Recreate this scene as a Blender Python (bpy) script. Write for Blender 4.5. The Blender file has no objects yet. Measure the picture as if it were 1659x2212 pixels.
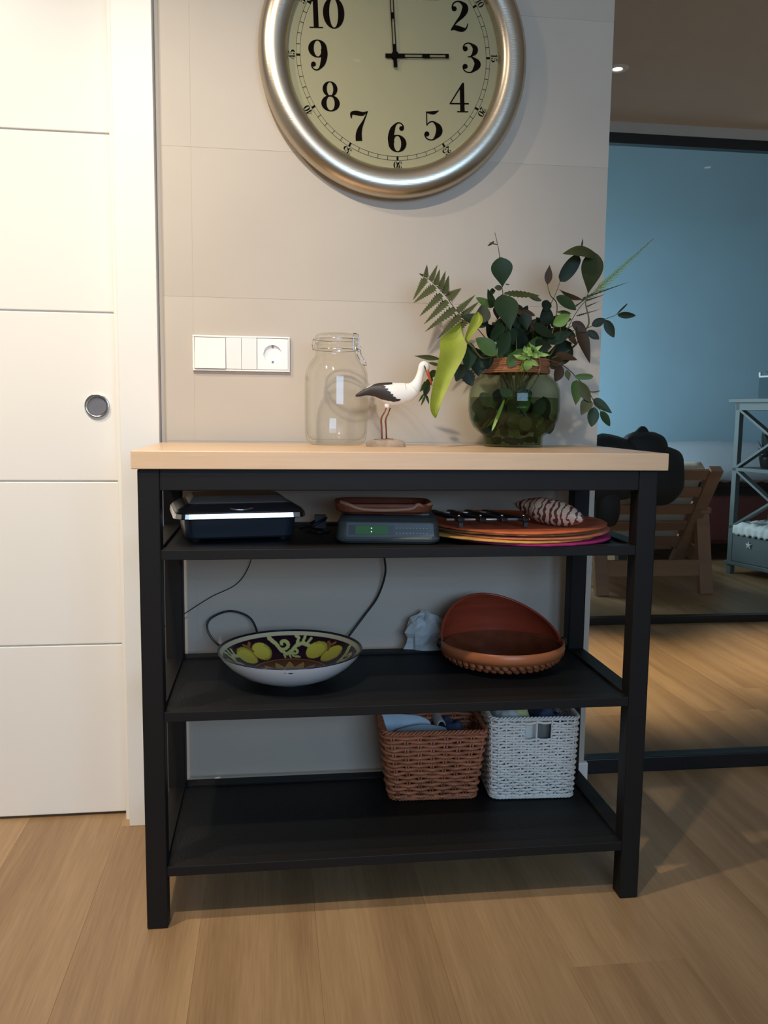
import bpy, math, random
from mathutils import Vector, Matrix, noise
sc = bpy.context.scene
PI = math.pi
sin, cos = math.sin, math.cos

# ------------------------------------------------------------------ camera
CAM = Vector((-.1025, -1.936, .9715)); YAW, PITCH, ROLL, FOC = .131, -.1169, .0118, 1832.
FWD = Vector((sin(YAW)*cos(PITCH), cos(YAW)*cos(PITCH), sin(PITCH)))
_r = Vector((cos(YAW), -sin(YAW), 0)); _u = _r.cross(FWD)
RGT = _r*cos(ROLL) + _u*sin(ROLL); UPV = -_r*sin(ROLL) + _u*cos(ROLL)
cd = bpy.data.cameras.new('camera'); cam = bpy.data.objects.new('camera', cd); sc.collection.objects.link(cam)
cd.sensor_fit = 'HORIZONTAL'; cd.sensor_width = 36.; cd.lens = 36.*FOC/1659.; cd.clip_start = .05
mw = Matrix((RGT, UPV, -FWD)).transposed().to_4x4(); mw.translation = CAM; cam.matrix_world = mw
sc.camera = cam
sc.cycles.transparent_max_bounces = 40

# ------------------------------------------------------------------ world, exposure
sc.view_settings.view_transform = 'Standard'; sc.view_settings.look = 'None'
sc.view_settings.exposure = 0.; sc.view_settings.gamma = 1.; sc.view_settings.use_curve_mapping = False
wd = bpy.data.worlds.new('world'); sc.world = wd; wd.use_nodes = True
wd.node_tree.nodes['Background'].inputs[0].default_value = (.55, .68, .9, 1)
wd.node_tree.nodes['Background'].inputs[1].default_value = .25

# ------------------------------------------------------------------ large area lights (daylight behind the window openings)
def area(name, loc, target, sx, sy, power, col, spread=None):
    l = bpy.data.lights.new(name, 'AREA'); l.shape = 'RECTANGLE'; l.size = sx; l.size_y = sy
    l.energy = power; l.color = col
    if spread: l.spread = math.radians(spread)
    o = bpy.data.objects.new(name, l); sc.collection.objects.link(o); o.location = loc
    o.rotation_euler = (Vector(target)-Vector(loc)).to_track_quat('-Z', 'Y').to_euler(); return o
def spot(name, loc, target, power, col, size, blend=1., rad=.035):
    l = bpy.data.lights.new(name, 'SPOT'); l.energy = power; l.color = col; l.spot_size = math.radians(size)
    l.spot_blend = blend; l.shadow_soft_size = rad
    o = bpy.data.objects.new(name, l); sc.collection.objects.link(o); o.location = loc
    o.rotation_euler = (Vector(target)-Vector(loc)).to_track_quat('-Z', 'Y').to_euler(); return o
area('window_daylight', (.8, -4.72, 1.68), (.6, 0, .4), 2.2, 1.15, 73, (.44, .68, 1.))
area('far_room_daylight', (1.06, 3.15, 1.15), (3.0, 3.9, .8), 1.1, 1.1, 52, (.70, .88, 1.))
WARM = (1., .885, .73)
FRONT_Z, HALL_Z = 2.42, 2.24
DOWN = [(-1.05, -.95, 92, 165, (-1.05, -.8, 0)), (-.45, -1.55, 122, 72, (-.36, -.1, .95)), (.25, -1.75, 4, 110, (.25, -1.6, 0)), (.95, -1.75, 1.5, 110, (.95, -1.6, 0))]

# ------------------------------------------------------------------ helpers
def lin(r, g, b):
    f = lambda c: (c/255/12.92 if c/255 <= .04045 else ((c/255+.055)/1.055)**2.4)
    return (f(r), f(g), f(b), 1.)
def at(px, py, X=None, Y=None, Z=None):
    d = FWD*FOC + RGT*(px-829.5) - UPV*(py-1106.)
    if X is not None: t = (X-CAM.x)/d.x
    elif Y is not None: t = (Y-CAM.y)/d.y
    else: t = (Z-CAM.z)/d.z
    return CAM + d*t
class MB:
    def __init__(s): s.v = []; s.f = []; s.c = None
    def add(s, vs, fs):
        n = len(s.v); s.v += [tuple(v) for v in vs]; s.f += [tuple(i+n for i in f) for f in fs]; return s
    def box(s, x0, x1, y0, y1, z0, z1, m=None):
        vs = [Vector((x, y, z)) for z in (z0, z1) for y in (y0, y1) for x in (x0, x1)]
        if m: vs = [m @ v for v in vs]
        return s.add(vs, [(0,2,3,1),(4,5,7,6),(0,1,5,4),(2,6,7,3),(0,4,6,2),(1,3,7,5)])
    def bar(s, p, q, w, h, up=(0,0,1)):
        p, q = Vector(p), Vector(q); d = (q-p).normalized(); sd = d.cross(Vector(up)).normalized(); u = sd.cross(d)
        vs = [b + sd*a*w/2 + u*c*h/2 for b in (p, q) for a, c in ((-1,-1),(1,-1),(1,1),(-1,1))]
        return s.add(vs, [(3,2,1,0),(4,5,6,7),(0,1,5,4),(1,2,6,5),(2,3,7,6),(3,0,4,7)])
    def tube(s, pts, r, n=8, closed=False, cap=True):
        pts = [Vector(p) for p in pts]; N = len(pts)
        rs = r if isinstance(r, (list, tuple)) else [r]*N
        t0 = None; vs = []; nn = None
        for i, p in enumerate(pts):
            a = pts[(i-1) % N] if closed or i > 0 else p
            b = pts[(i+1) % N] if closed or i < N-1 else p
            t = (b-a).normalized() if (b-a).length > 1e-9 else Vector((0,0,1))
            if nn is None:
                nn = t.cross(Vector((0,0,1)))
                if nn.length < 1e-3: nn = t.cross(Vector((1,0,0)))
                nn.normalize()
            else:
                nn = (nn - t*nn.dot(t)); nn.normalize()
            bb = t.cross(nn)
            vs += [p + (nn*cos(2*PI*k/n) + bb*sin(2*PI*k/n))*rs[i] for k in range(n)]
        fs = []
        for i in range(N if closed else N-1):
            j = (i+1) % N
            fs += [(i*n+k, i*n+(k+1) % n, j*n+(k+1) % n, j*n+k) for k in range(n)]
        if cap and not closed: fs += [tuple(range(n-1, -1, -1)), tuple((N-1)*n+k for k in range(n))]
        return s.add(vs, fs)
    def lathe(s, prof, n=48, m=None, closed=False, a0=0., a1=2*PI):
        full = abs(a1-a0-2*PI) < 1e-6; cols = n if full else n+1
        vs = []
        for k in range(cols):
            a = a0+(a1-a0)*k/n
            for r, z in prof:
                v = Vector((r*cos(a), r*sin(a), z)); vs.append(m @ v if m else v)
        P = len(prof); fs = []
        for k in range(n):
            k2 = (k+1) % cols
            for i in range(P if closed else P-1):
                j = (i+1) % P
                fs.append((k*P+i, k2*P+i, k2*P+j, k*P+j))
        return s.add(vs, fs)
    def grid(s, rows):
        R, Cn = len(rows), len(rows[0])
        return s.add([v for r in rows for v in r], [(i*Cn+j, i*Cn+j+1, (i+1)*Cn+j+1, (i+1)*Cn+j) for i in range(R-1) for j in range(Cn-1)])
    def ell(s, c, rx, ry, rz, n=16, k=10, m=None):
        return s.lathe([(max(1e-5, cos(-PI/2+PI*i/k)), sin(-PI/2+PI*i/k)) for i in range(k+1)], n,
                       (m or Matrix()) @ Matrix.Translation(c) @ Matrix.Diagonal((rx, ry, rz, 1)))
    def build(s, name, mat, parent=None, smooth=False, bevel=0, seg=2, sub=0, solid=0, world=False, colors=None):
        me = bpy.data.meshes.new(name)
        off = Vector(parent.location) if (world and parent is not None) else Vector()
        me.from_pydata([tuple(Vector(v)-off) for v in s.v], [], s.f); me.update()
        if isinstance(mat, (list, tuple)):
            for m_ in mat: me.materials.append(m_)
        else: me.materials.append(mat)
        if smooth: me.polygons.foreach_set('use_smooth', [True]*len(me.polygons))
        if colors:
            ca = me.color_attributes.new('paint', 'FLOAT_COLOR', 'POINT')
            for i, c in enumerate(colors): ca.data[i].color = c
        o = bpy.data.objects.new(name, me); sc.collection.objects.link(o)
        if parent is not None: o.parent = parent
        if solid:
            md = o.modifiers.new('solid', 'SOLIDIFY'); md.thickness = solid; md.offset = 0
        if bevel:
            md = o.modifiers.new('bevel', 'BEVEL'); md.width = bevel; md.segments = seg; md.limit_method = 'ANGLE'; md.angle_limit = .6
        if sub:
            md = o.modifiers.new('sub', 'SUBSURF'); md.levels = sub; md.render_levels = sub
        return o
def tag(o, label=None, cat=None, group=None, kind=None):
    if label: o['label'] = label
    if cat: o['category'] = cat
    if group: o['group'] = group
    if kind: o['kind'] = kind
    return o
def thing(name, label, cat, loc=(0,0,0), rz=0., group=None):
    o = bpy.data.objects.new(name, None); sc.collection.objects.link(o); o.location = loc; o.rotation_euler = (0,0,rz)
    o.empty_display_size = .02
    return tag(o, label, cat, group)
def struct(o): o['kind'] = 'structure'; return o
def crom(pts, n=8, closed=False):
    P = [Vector(p) for p in pts]; N = len(P); out = []
    for i in range(N if closed else N-1):
        g = lambda k: P[k % N] if closed else P[max(0, min(N-1, k))]
        a, b, c, d = g(i-1), g(i), g(i+1), g(i+2)
        for j in range(n):
            t = j/n
            out.append(.5*((2*b)+(c-a)*t+(2*a-5*b+4*c-d)*t*t+(3*b-a-3*c+d)*t**3))
    if not closed: out.append(P[-1])
    return out

# ------------------------------------------------------------------ materials
def new_mat(name):
    m = bpy.data.materials.new(name); m.use_nodes = True; return m, m.node_tree, m.node_tree.nodes['Principled BSDF']
def pmat(name, col, rough=.5, metal=0., spec=.5, var=0., vscale=8., bump=0., bscale=60., stretch=(1,1,1), **kw):
    m, nt, b = new_mat(name)
    b.inputs['Base Color'].default_value = col; b.inputs['Roughness'].default_value = rough
    b.inputs['Metallic'].default_value = metal; b.inputs['Specular IOR Level'].default_value = spec
    for k, v in kw.items(): b.inputs[k.replace('_', ' ')].default_value = v
    if var or bump:
        tc = nt.nodes.new('ShaderNodeTexCoord'); mp = nt.nodes.new('ShaderNodeMapping'); mp.inputs['Scale'].default_value = stretch
        nt.links.new(tc.outputs['Object'], mp.inputs['Vector'])
    if var:
        n = nt.nodes.new('ShaderNodeTexNoise'); n.inputs['Scale'].default_value = vscale; n.inputs['Detail'].default_value = 5
        nt.links.new(mp.outputs[0], n.inputs['Vector'])
        r = nt.nodes.new('ShaderNodeMapRange'); r.inputs['From Min'].default_value = .3; r.inputs['From Max'].default_value = .7
        r.inputs['To Min'].default_value = 1-var; r.inputs['To Max'].default_value = 1+var
        nt.links.new(n.outputs['Fac'], r.inputs['Value'])
        mx = nt.nodes.new('ShaderNodeMix'); mx.data_type = 'RGBA'; mx.blend_type = 'MULTIPLY'; mx.inputs[0].default_value = 1
        mx.inputs[6].default_value = col; nt.links.new(r.outputs[0], mx.inputs[7]); nt.links.new(mx.outputs[2], b.inputs['Base Color'])
    if bump:
        n = nt.nodes.new('ShaderNodeTexNoise'); n.inputs['Scale'].default_value = bscale; n.inputs['Detail'].default_value = 3
        nt.links.new(mp.outputs[0], n.inputs['Vector'])
        bp = nt.nodes.new('ShaderNodeBump'); bp.inputs['Strength'].default_value = bump; bp.inputs['Distance'].default_value = .002
        nt.links.new(n.outputs['Fac'], bp.inputs['Height']); nt.links.new(bp.outputs[0], b.inputs['Normal'])
    return m
def wood(name, dark, light, axis='Y', rough=.4, ring=1., seed=True, scale=1.):
    m, nt, b = new_mat(name); L = nt.links.new; N = nt.nodes.new
    tc = N('ShaderNodeTexCoord'); oi = N('ShaderNodeObjectInfo'); add = N('ShaderNodeVectorMath'); add.operation = 'ADD'
    mul = N('ShaderNodeVectorMath'); mul.operation = 'SCALE'; mul.inputs[0].default_value = (7.3, 11.7, 5.1)
    L(oi.outputs['Random'], mul.inputs['Scale']); L(tc.outputs['Object'], add.inputs[0])
    if seed: L(mul.outputs[0], add.inputs[1])
    k = {'X': (.4, 10, 10), 'Y': (10, .4, 10), 'Z': (10, 10, .4)}[axis]
    mp = N('ShaderNodeMapping'); mp.inputs['Scale'].default_value = tuple(c*scale for c in k); L(add.outputs[0], mp.inputs['Vector'])
    n1 = N('ShaderNodeTexNoise'); n1.inputs['Scale'].default_value = .75; n1.inputs['Detail'].default_value = 3; n1.inputs['Distortion'].default_value = .5
    L(mp.outputs[0], n1.inputs['Vector'])
    s = N('ShaderNodeMath'); s.operation = 'MULTIPLY'; s.inputs[1].default_value = 22*ring; L(n1.outputs['Fac'], s.inputs[0])
    sn = N('ShaderNodeMath'); sn.operation = 'SINE'; L(s.outputs[0], sn.inputs[0])
    n2 = N('ShaderNodeTexNoise'); n2.inputs['Scale'].default_value = 26; n2.inputs['Detail'].default_value = 6; L(mp.outputs[0], n2.inputs['Vector'])
    n3 = N('ShaderNodeTexNoise'); n3.inputs['Scale'].default_value = .9; n3.inputs['Detail'].default_value = 3; L(mp.outputs[0], n3.inputs['Vector'])
    a1 = N('ShaderNodeMath'); a1.operation = 'MULTIPLY_ADD'; a1.inputs[1].default_value = .13; L(sn.outputs[0], a1.inputs[0]); hn = N('ShaderNodeMath'); hn.operation = 'MULTIPLY_ADD'; hn.inputs[1].default_value = .6; hn.inputs[2].default_value = .2; L(n2.outputs['Fac'], hn.inputs[0]); L(hn.outputs[0], a1.inputs[2])
    a2 = N('ShaderNodeMath'); a2.operation = 'MULTIPLY_ADD'; a2.inputs[1].default_value = .9; L(n3.outputs['Fac'], a2.inputs[0]); L(a1.outputs[0], a2.inputs[2])
    a3 = N('ShaderNodeMath'); a3.operation = 'MULTIPLY_ADD'; a3.inputs[1].default_value = .22 if seed else 0.; L(oi.outputs['Random'], a3.inputs[0]); L(a2.outputs[0], a3.inputs[2])
    r = N('ShaderNodeValToRGB'); r.color_ramp.elements[0].position = .62; r.color_ramp.elements[1].position = 1.32 if False else 1.
    mr = N('ShaderNodeMapRange'); mr.inputs['From Min'].default_value = .55; mr.inputs['From Max'].default_value = 1.5; L(a3.outputs[0], mr.inputs['Value'])
    r.color_ramp.elements[0].position = .1; r.color_ramp.elements[1].position = .9
    r.color_ramp.elements[0].color = dark; r.color_ramp.elements[1].color = light
    L(mr.outputs[0], r.inputs[0]); L(r.outputs[0], b.inputs['Base Color'])
    b.inputs['Roughness'].default_value = rough
    bp = N('ShaderNodeBump'); bp.inputs['Strength'].default_value = .06; bp.inputs['Distance'].default_value = .001
    L(n2.outputs['Fac'], bp.inputs['Height']); L(bp.outputs[0], b.inputs['Normal'])
    return m
def thin_glass(name, tint=(1,1,1,1), gloss=1., edge=None, rough=.0, ior=1.5):
    m = bpy.data.materials.new(name); m.use_nodes = True; nt = m.node_tree; nt.nodes.clear(); N = nt.nodes.new; L = nt.links.new
    out = N('ShaderNodeOutputMaterial'); mix = N('ShaderNodeMixShader'); tr = N('ShaderNodeBsdfTransparent'); gl = N('ShaderNodeBsdfGlossy')
    fw_ = N('ShaderNodeLayerWeight'); fw_.inputs[0].default_value = .5; gl.inputs['Roughness'].default_value = rough
    fp = N('ShaderNodeMath'); fp.operation = 'POWER'; fp.inputs[1].default_value = 5.; L(fw_.outputs['Facing'], fp.inputs[0])
    f0 = ((ior-1)/(ior+1))**2
    fr = N('ShaderNodeMath'); fr.operation = 'MULTIPLY_ADD'; fr.inputs[1].default_value = 1-f0; fr.inputs[2].default_value = f0; L(fp.outputs[0], fr.inputs[0])
    tr.inputs[0].default_value = tint
    if edge:
        lw = N('ShaderNodeLayerWeight'); lw.inputs[0].default_value = .35
        pw = N('ShaderNodeMath'); pw.operation = 'POWER'; pw.inputs[1].default_value = 2.2; L(lw.outputs['Facing'], pw.inputs[0])
        mc = N('ShaderNodeMix'); mc.data_type = 'RGBA'; mc.inputs[6].default_value = tint; mc.inputs[7].default_value = edge
        L(pw.outputs[0], mc.inputs[0]); L(mc.outputs[2], tr.inputs[0])
    mu = N('ShaderNodeMath'); mu.operation = 'MULTIPLY'; mu.inputs[1].default_value = gloss; L(fr.outputs[0], mu.inputs[0])
    L(mu.outputs[0], mix.inputs[0]); L(tr.outputs[0], mix.inputs[1]); L(gl.outputs[0], mix.inputs[2]); L(mix.outputs[0], out.inputs[0])
    return m
def emit(name, col, s):
    m, nt, b = new_mat(name); b.inputs['Base Color'].default_value = (0,0,0,1); b.inputs['Emission Color'].default_value = col
    b.inputs['Emission Strength'].default_value = s; return m
def paint_mat(name, rough=.15, spec=.5):
    m, nt, b = new_mat(name); a = nt.nodes.new('ShaderNodeVertexColor'); a.layer_name = 'paint'
    nt.links.new(a.outputs[0], b.inputs['Base Color']); b.inputs['Roughness'].default_value = rough; b.inputs['Specular IOR Level'].default_value = spec
    return m

M = {}
M['plank'] = wood('plank_oak', lin(136, 105, 72), lin(182, 148, 108), 'Y', .42)
M['white'] = pmat('white_lacquer', lin(238, 232, 222), .35, spec=.4)
M['white_trim'] = pmat('white_trim', lin(238, 233, 224), .4)
M['tile'] = pmat('greige_tile', lin(196, 183, 166), .5, var=.045, vscale=3.5, bump=.05, bscale=25)
M['tile2'] = pmat('greige_tile_b', lin(193, 180, 163), .5, var=.045, vscale=3.1, bump=.05, bscale=25)
M['grout'] = pmat('grout', lin(202, 190, 173), .9)
M['plaster'] = pmat('plaster', lin(205, 196, 182), .85, var=.02)
M['ceil'] = pmat('ceiling_paint', lin(215, 208, 198), .9, var=.02)
M['blue'] = pmat('blue_wall_paint', lin(152, 182, 196), .85, var=.03, vscale=3)
M['black'] = pmat('black_metal', lin(29, 27, 26), .5, spec=.18, bump=.05, bscale=300)
M['blackrail'] = pmat('black_aluminium', lin(22, 23, 26), .35, spec=.5)
M['mesh'] = pmat('black_mesh', lin(20, 20, 21), .55, spec=.25, bump=.6, bscale=260)
M['top'] = wood('beech_top', lin(214, 176, 138), lin(230, 198, 162), 'X', .32, .5, seed=False)
M['glass'] = thin_glass('pane_glass', (.90, .92, .92, 1), .22)
M['jar'] = thin_glass('jar_glass', (.992, .992, .985, 1), .75, (.87, .86, .80, 1))
M['vase'] = thin_glass('vase_glass', (.86, .90, .83, 1), .4, (.48, .54, .43, 1))
M['water'] = thin_glass('water_green', (.66, .72, .54, 1), .4, (.42, .48, .30, 1), ior=1.33)
M['chrome'] = pmat('chrome', lin(205, 205, 205), .18, 1.)
M['steel'] = pmat('satin_steel', lin(210, 208, 204), .42, .7)
M['brushed'] = pmat('brushed_steel', lin(205, 194, 176), .30, 1., bump=.08, bscale=40, stretch=(1, 1, 12))
M['dial'] = pmat('cream_dial', lin(164, 155, 116), .55)
M['ink'] = pmat('black_ink', lin(22, 16, 12), .9, spec=0.)
M['plastic'] = pmat('white_plastic', lin(246, 241, 232), .25)
M['dark'] = pmat('dark_void', lin(18, 18, 18), .7)
M['redbrown'] = pmat('redbrown_paint', lin(120, 62, 44), .5)
M['beak'] = pmat('beak_orange', lin(176, 84, 56), .45)
M['stork'] = pmat('stork_white', lin(244, 240, 232), .5, bump=.08, bscale=120)
M['storkblk'] = pmat('stork_black', lin(46, 38, 34), .5, bump=.1, bscale=150)
M['stone'] = pmat('grey_stone', lin(158, 140, 120), .8, var=.35, vscale=40, bump=.3, bscale=120)
M['cord'] = pmat('jute_cord', lin(158, 104, 66), .8, bump=.6, bscale=300)
M['cable'] = pmat('black_cable', lin(20, 22, 26), .45)
M['white_glaze'] = pmat('white_glaze', lin(236, 234, 232), .12)
M['paint'] = paint_mat('bowl_paint', .1)
M['bamboo'] = pmat('orange_bamboo', lin(172, 100, 60), .35, var=.12, vscale=10, stretch=(1,1,8))
M['rattan'] = pmat('orange_rattan', lin(150, 82, 46), .5, var=.3, vscale=60)
M['redhood'] = pmat('red_lacquer', lin(158, 66, 44), .28, var=.18, vscale=6, stretch=(1,1,9))
M['hoodin'] = pmat('brown_inner', lin(112, 58, 34), .5, var=.3, vscale=30)
M['bag'] = pmat('white_paper_bag', lin(190, 194, 194), .5, var=.05, Subsurface_Weight=.0)
M['wickb'] = pmat('brown_wicker', lin(178, 110, 76), .45, var=.22, vscale=50)
M['wickw'] = pmat('white_wicker', lin(242, 236, 226), .5, var=.05, vscale=40)
M['bluecloth'] = pmat('pale_blue_cloth', lin(200, 216, 226), .85, var=.05, bump=.2, bscale=400)
M['navy'] = pmat('navy_cloth', lin(66, 74, 100), .85, var=.3, vscale=60)
M['paperw'] = pmat('white_paper', lin(226, 226, 216), .8)
M['papery'] = pmat('yellow_paper', lin(214, 212, 150), .8)
M['orangefelt'] = pmat('orange_raffia', lin(196, 96, 52), .8, var=.18, vscale=30, bump=.4, bscale=200)
M['yellowfelt'] = pmat('ochre_raffia', lin(206, 152, 70), .8, var=.15, vscale=30, bump=.4, bscale=200)
M['pinkfelt'] = pmat('salmon_raffia', lin(196, 112, 78), .8, var=.15, vscale=30, bump=.4, bscale=200)
M['magfelt'] = pmat('magenta_raffia', lin(160, 32, 96), .8, var=.2, vscale=30, bump=.4, bscale=200)
M['olivefelt'] = pmat('brown_raffia', lin(122, 86, 40), .8, var=.15, vscale=30, bump=.4, bscale=200)
M['radio'] = pmat('grey_plastic', lin(68, 73, 72), .4)
M['radiodk'] = pmat('dark_plastic', lin(30, 32, 33), .35)
M['lcd'] = pmat('green_display', lin(30, 62, 34), .15)
M['lcdlit'] = emit('display_glow', (.03, .22, .03, 1), .22)
M['dots'] = emit('display_dots', (.75, 1, .75, 1), .8)
M['grill'] = pmat('grill_enamel', lin(38, 42, 50), .25)
M['grilltop'] = pmat('grill_top', lin(40, 42, 46), .3)
M['greyplate'] = pmat('grey_plate', lin(120, 118, 114), .4)
M['traywood'] = pmat('brown_tray', lin(122, 66, 44), .4, var=.2, vscale=20)
M['trayedge'] = pmat('tan_edge', lin(172, 122, 92), .5)
M['chairwood'] = wood('pine', lin(150, 104, 76), lin(184, 136, 104), 'X', .5, .6)
M['cream'] = pmat('cream_cushion', lin(222, 204, 180), .9)
M['blackcloth'] = pmat('black_nylon', lin(24, 25, 28), .6, bump=.2, bscale=80)
M['red'] = pmat('dark_red_fabric', lin(96, 34, 34), .9)
M['quilt'] = pmat('white_quilt', lin(176, 184, 192), .9)
M['console'] = pmat('grey_paint', lin(88, 98, 98), .5)
M['lace'] = pmat('white_lace', lin(206, 210, 206), .9)
M['darkleaf'] = pmat('dark_foliage', lin(22, 30, 26), .5)
# leaves
def leafmat(n, c, r=.4, tr=.0): return pmat(n, c, r+.08, spec=.22, var=.14, vscale=25)
M['lf_dark'] = leafmat('leaf_dark', lin(40, 58, 34), .38)
M['lf_deep'] = leafmat('leaf_deep', lin(30, 42, 26), .4)
M['lf_mid'] = leafmat('leaf_mid', lin(70, 96, 48), .4)
M['lf_olive'] = leafmat('leaf_olive', lin(62, 68, 38), .42)
M['lf_brown'] = leafmat('leaf_bronze', lin(58, 44, 30), .45)
M['lf_light'] = leafmat('leaf_light', lin(118, 148, 72), .4)
M['lf_yellow'] = leafmat('leaf_yellow', lin(152, 160, 56), .38)
M['lf_pale'] = leafmat('leaf_pale', lin(158, 184, 104), .5)
M['fern'] = leafmat('fern_green', lin(70, 74, 40), .6)
M['stem'] = leafmat('stem_green', lin(96, 96, 54), .5)
M['twig'] = leafmat('twig_brown', lin(78, 62, 46), .6)
M['led'] = emit('led_glow', (1, .9, .75, 1), 14)

# ================================================================== STRUCTURE
# floor: dark bed plus oak planks
fl = struct(MB().box(-2.7, 5.2, -4.8, 4.5, -.06, -.0125).build('floor', M['plank']))
PW, PL = .2186, 1.3
pm = MB().box(-PW/2+.0001, PW/2-.0001, -PL/2+.0001, PL/2-.0001, -.012, 0)
proto = None; rnd = random.Random(3)
c0 = .632 - PW/2
for i in range(-10, 16):
    x = c0 + i*PW; off = -.595 if i == 0 else rnd.uniform(0, PL)
    k0 = math.floor((-1.5-off)/PL)
    for k in range(k0, k0+5):
        yc = off + (k+.5)*PL
        if proto is None:
            proto = pm.build('plank', M['plank'], fl, bevel=.0002, seg=1); o = proto
        else:
            o = proto.copy(); sc.collection.objects.link(o)
        o.location = (x, yc, 0)

# front room walls
WY = .035
wb = struct(MB().box(-.352, .674, WY+.010, .17, 0, FRONT_Z).build('wall_back', M['grout']))
th = .32; tz = [z for z in (-.3033+.32*0,)]
zj = 1.2225 - 4*th
row = 0
while zj < FRONT_Z:
    z0, z1 = max(0, zj), min(FRONT_Z, zj+th)
    if z1 - z0 > .02:
        for a, b in ((-.342, -.2775), (-.2775, .674)):
            g = .00022
            t = MB().box(a+g, b-g, WY, WY+.0098, z0+g, z1-g).build('tile', M['tile' if row % 2 else 'tile2'], wb)
    zj += th; row += 1
struct(MB().box(-.341, .673, WY+.0006, WY+.0102, 0, FRONT_Z).build('wall_grout', M['grout'], wb))
struct(MB().box(-2.6, -1.30, .02, .17, 0, FRONT_Z).build('wall_door_side', M['plaster']))
struct(MB().box(-1.30, -.352, .02, .17, 2.12, FRONT_Z).build('wall_over_door', M['plaster']))
struct(MB().box(-2.75, -2.6, -4.8, .17, 0, FRONT_Z).build('wall_left', M['plaster']))
struct(MB().box(3.4, 3.55, -4.8, .17, 0, FRONT_Z).build('wall_right', M['plaster']))
wf = MB()
wf.box(-2.6, -.4, -4.7, -4.55, 0, FRONT_Z); wf.box(2.0, 3.4, -4.7, -4.55, 0, FRONT_Z); wf.box(-.4, 2.0, -4.7, -4.55, 0, 1.1); wf.box(-.4, 2.0, -4.7, -4.55, 2.26, FRONT_Z)
struct(wf.build('wall_front', M['plaster']))
struct(MB().box(-2.75, 3.55, -4.8, .24, FRONT_Z, FRONT_Z+.1).build('ceiling', M['ceil']))
# baseboard
struct(MB().box(-.335, .680, WY-.016, WY, 0, .105).build('baseboard_back', M['white_trim'], bevel=.004))
# door trim
tr = struct(MB().box(-.4385, -.3535, .014, .05, 0, 2.2).build('trim_1', M['white_trim'], bevel=.0015))
MB().box(-.452, -.4385, .048, .10, 0, 2.2).build('jamb', M['white_trim'], tr, bevel=.001)
struct(MB().box(-1.36, -1.27, .006, .05, 0, 2.2).build('trim_2', M['white_trim'], bevel=.0015))
# sliding door
dr = struct(MB().box(-1.27, -.4535, .083, .118, .006, 2.12).build('door_1', M['white']))
gz = [.006, .030, .424, .810, 1.192, 1.577, 1.962, 2.12]
zs = [.006, .422, .8063, 1.1871, 1.5733, 1.958, 2.12]
for a, b in zip(zs[:-1], zs[1:]):
    MB().box(-1.27, -.4535, .0775, .083, a+.0015, b-.0015).build('panel', M['white'], dr, bevel=.0022, seg=2)
hc = at(210.5, 877, Y=.0775) - Vector((0, .0046, 0))
mh = Matrix.Translation(hc) @ Matrix.Rotation(PI/2, 4, 'X')
ho = MB().lathe([(.0, -.004), (.0205, -.004), (.0212, -.003), (.0222, .002), (.0268, .0022), (.0275, .001), (.0275, -.0046)], 48, mh).build('handle', M['chrome'], dr, smooth=True)
ho['label'] = 'round recessed chrome finger pull'
MB().lathe([(0, -.0035), (.0203, -.0035)], 40, mh).build('pull_disc', pmat('grey_disc', lin(128, 124, 126), .45, .6), ho)

# hallway and near glass partition
w1 = struct(MB().box(.64, 3.4, .18, .222, 0, .042).build('window_1', M['blackrail'], bevel=.003))
MB().box(.64, 3.4, .197, .205, .042, 2.2).build('glass_pane', M['glass'], w1)
MB().box(.64, 3.4, .18, .222, 2.2, FRONT_Z).build('top_rail', M['blackrail'], w1)
struct(MB().box(.52, 5.2, .24, 1.86, HALL_Z, HALL_Z+.1).build('ceiling_hall', M['ceil']))
struct(MB().box(.52, .674, .17, 1.75, 0, HALL_Z).build('wall_hall', M['plaster']))
struct(MB().box(5.1, 5.2, .24, 4.4, 0, 3.2).build('wall_hall_right', M['plaster']))
# far glass partition
y2 = 1.758
w2 = struct(MB().box(.6, 5.1, y2, y2+.045, 0, .034).build('window_2', M['blackrail'], bevel=.003))
MB().box(.6, 5.1, y2+.018, y2+.026, .034, 2.150).build('glass_pane', M['glass'], w2)
MB().box(.6, 5.1, y2, y2+.045, 2.150, 2.194).build('top_rail', M['blackrail'], w2, bevel=.003)
struct(MB().box(.52, 5.1, y2+.005, y2+.08, 2.194, HALL_Z).build('wall_over_glass', M['plaster']))
# far room
struct(MB().box(1.1, 5.2, 4.25, 4.35, 0, 3.2).build('wall_far', M['blue']))
wl = MB(); wl.box(1.12, 1.20, 1.86, 2.6, 0, 3.2); wl.box(1.12, 1.20, 3.7, 4.25, 0, 3.2); wl.box(1.12, 1.20, 2.6, 3.7, 0, .65); wl.box(1.12, 1.20, 2.6, 3.7, 1.85, 3.2)
struct(wl.build('wall_far_left', M['blue']))
struct(MB().box(1.1, 5.2, 1.86, 4.35, 3.2, 3.3).build('ceiling_far', M['ceil']))

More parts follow.
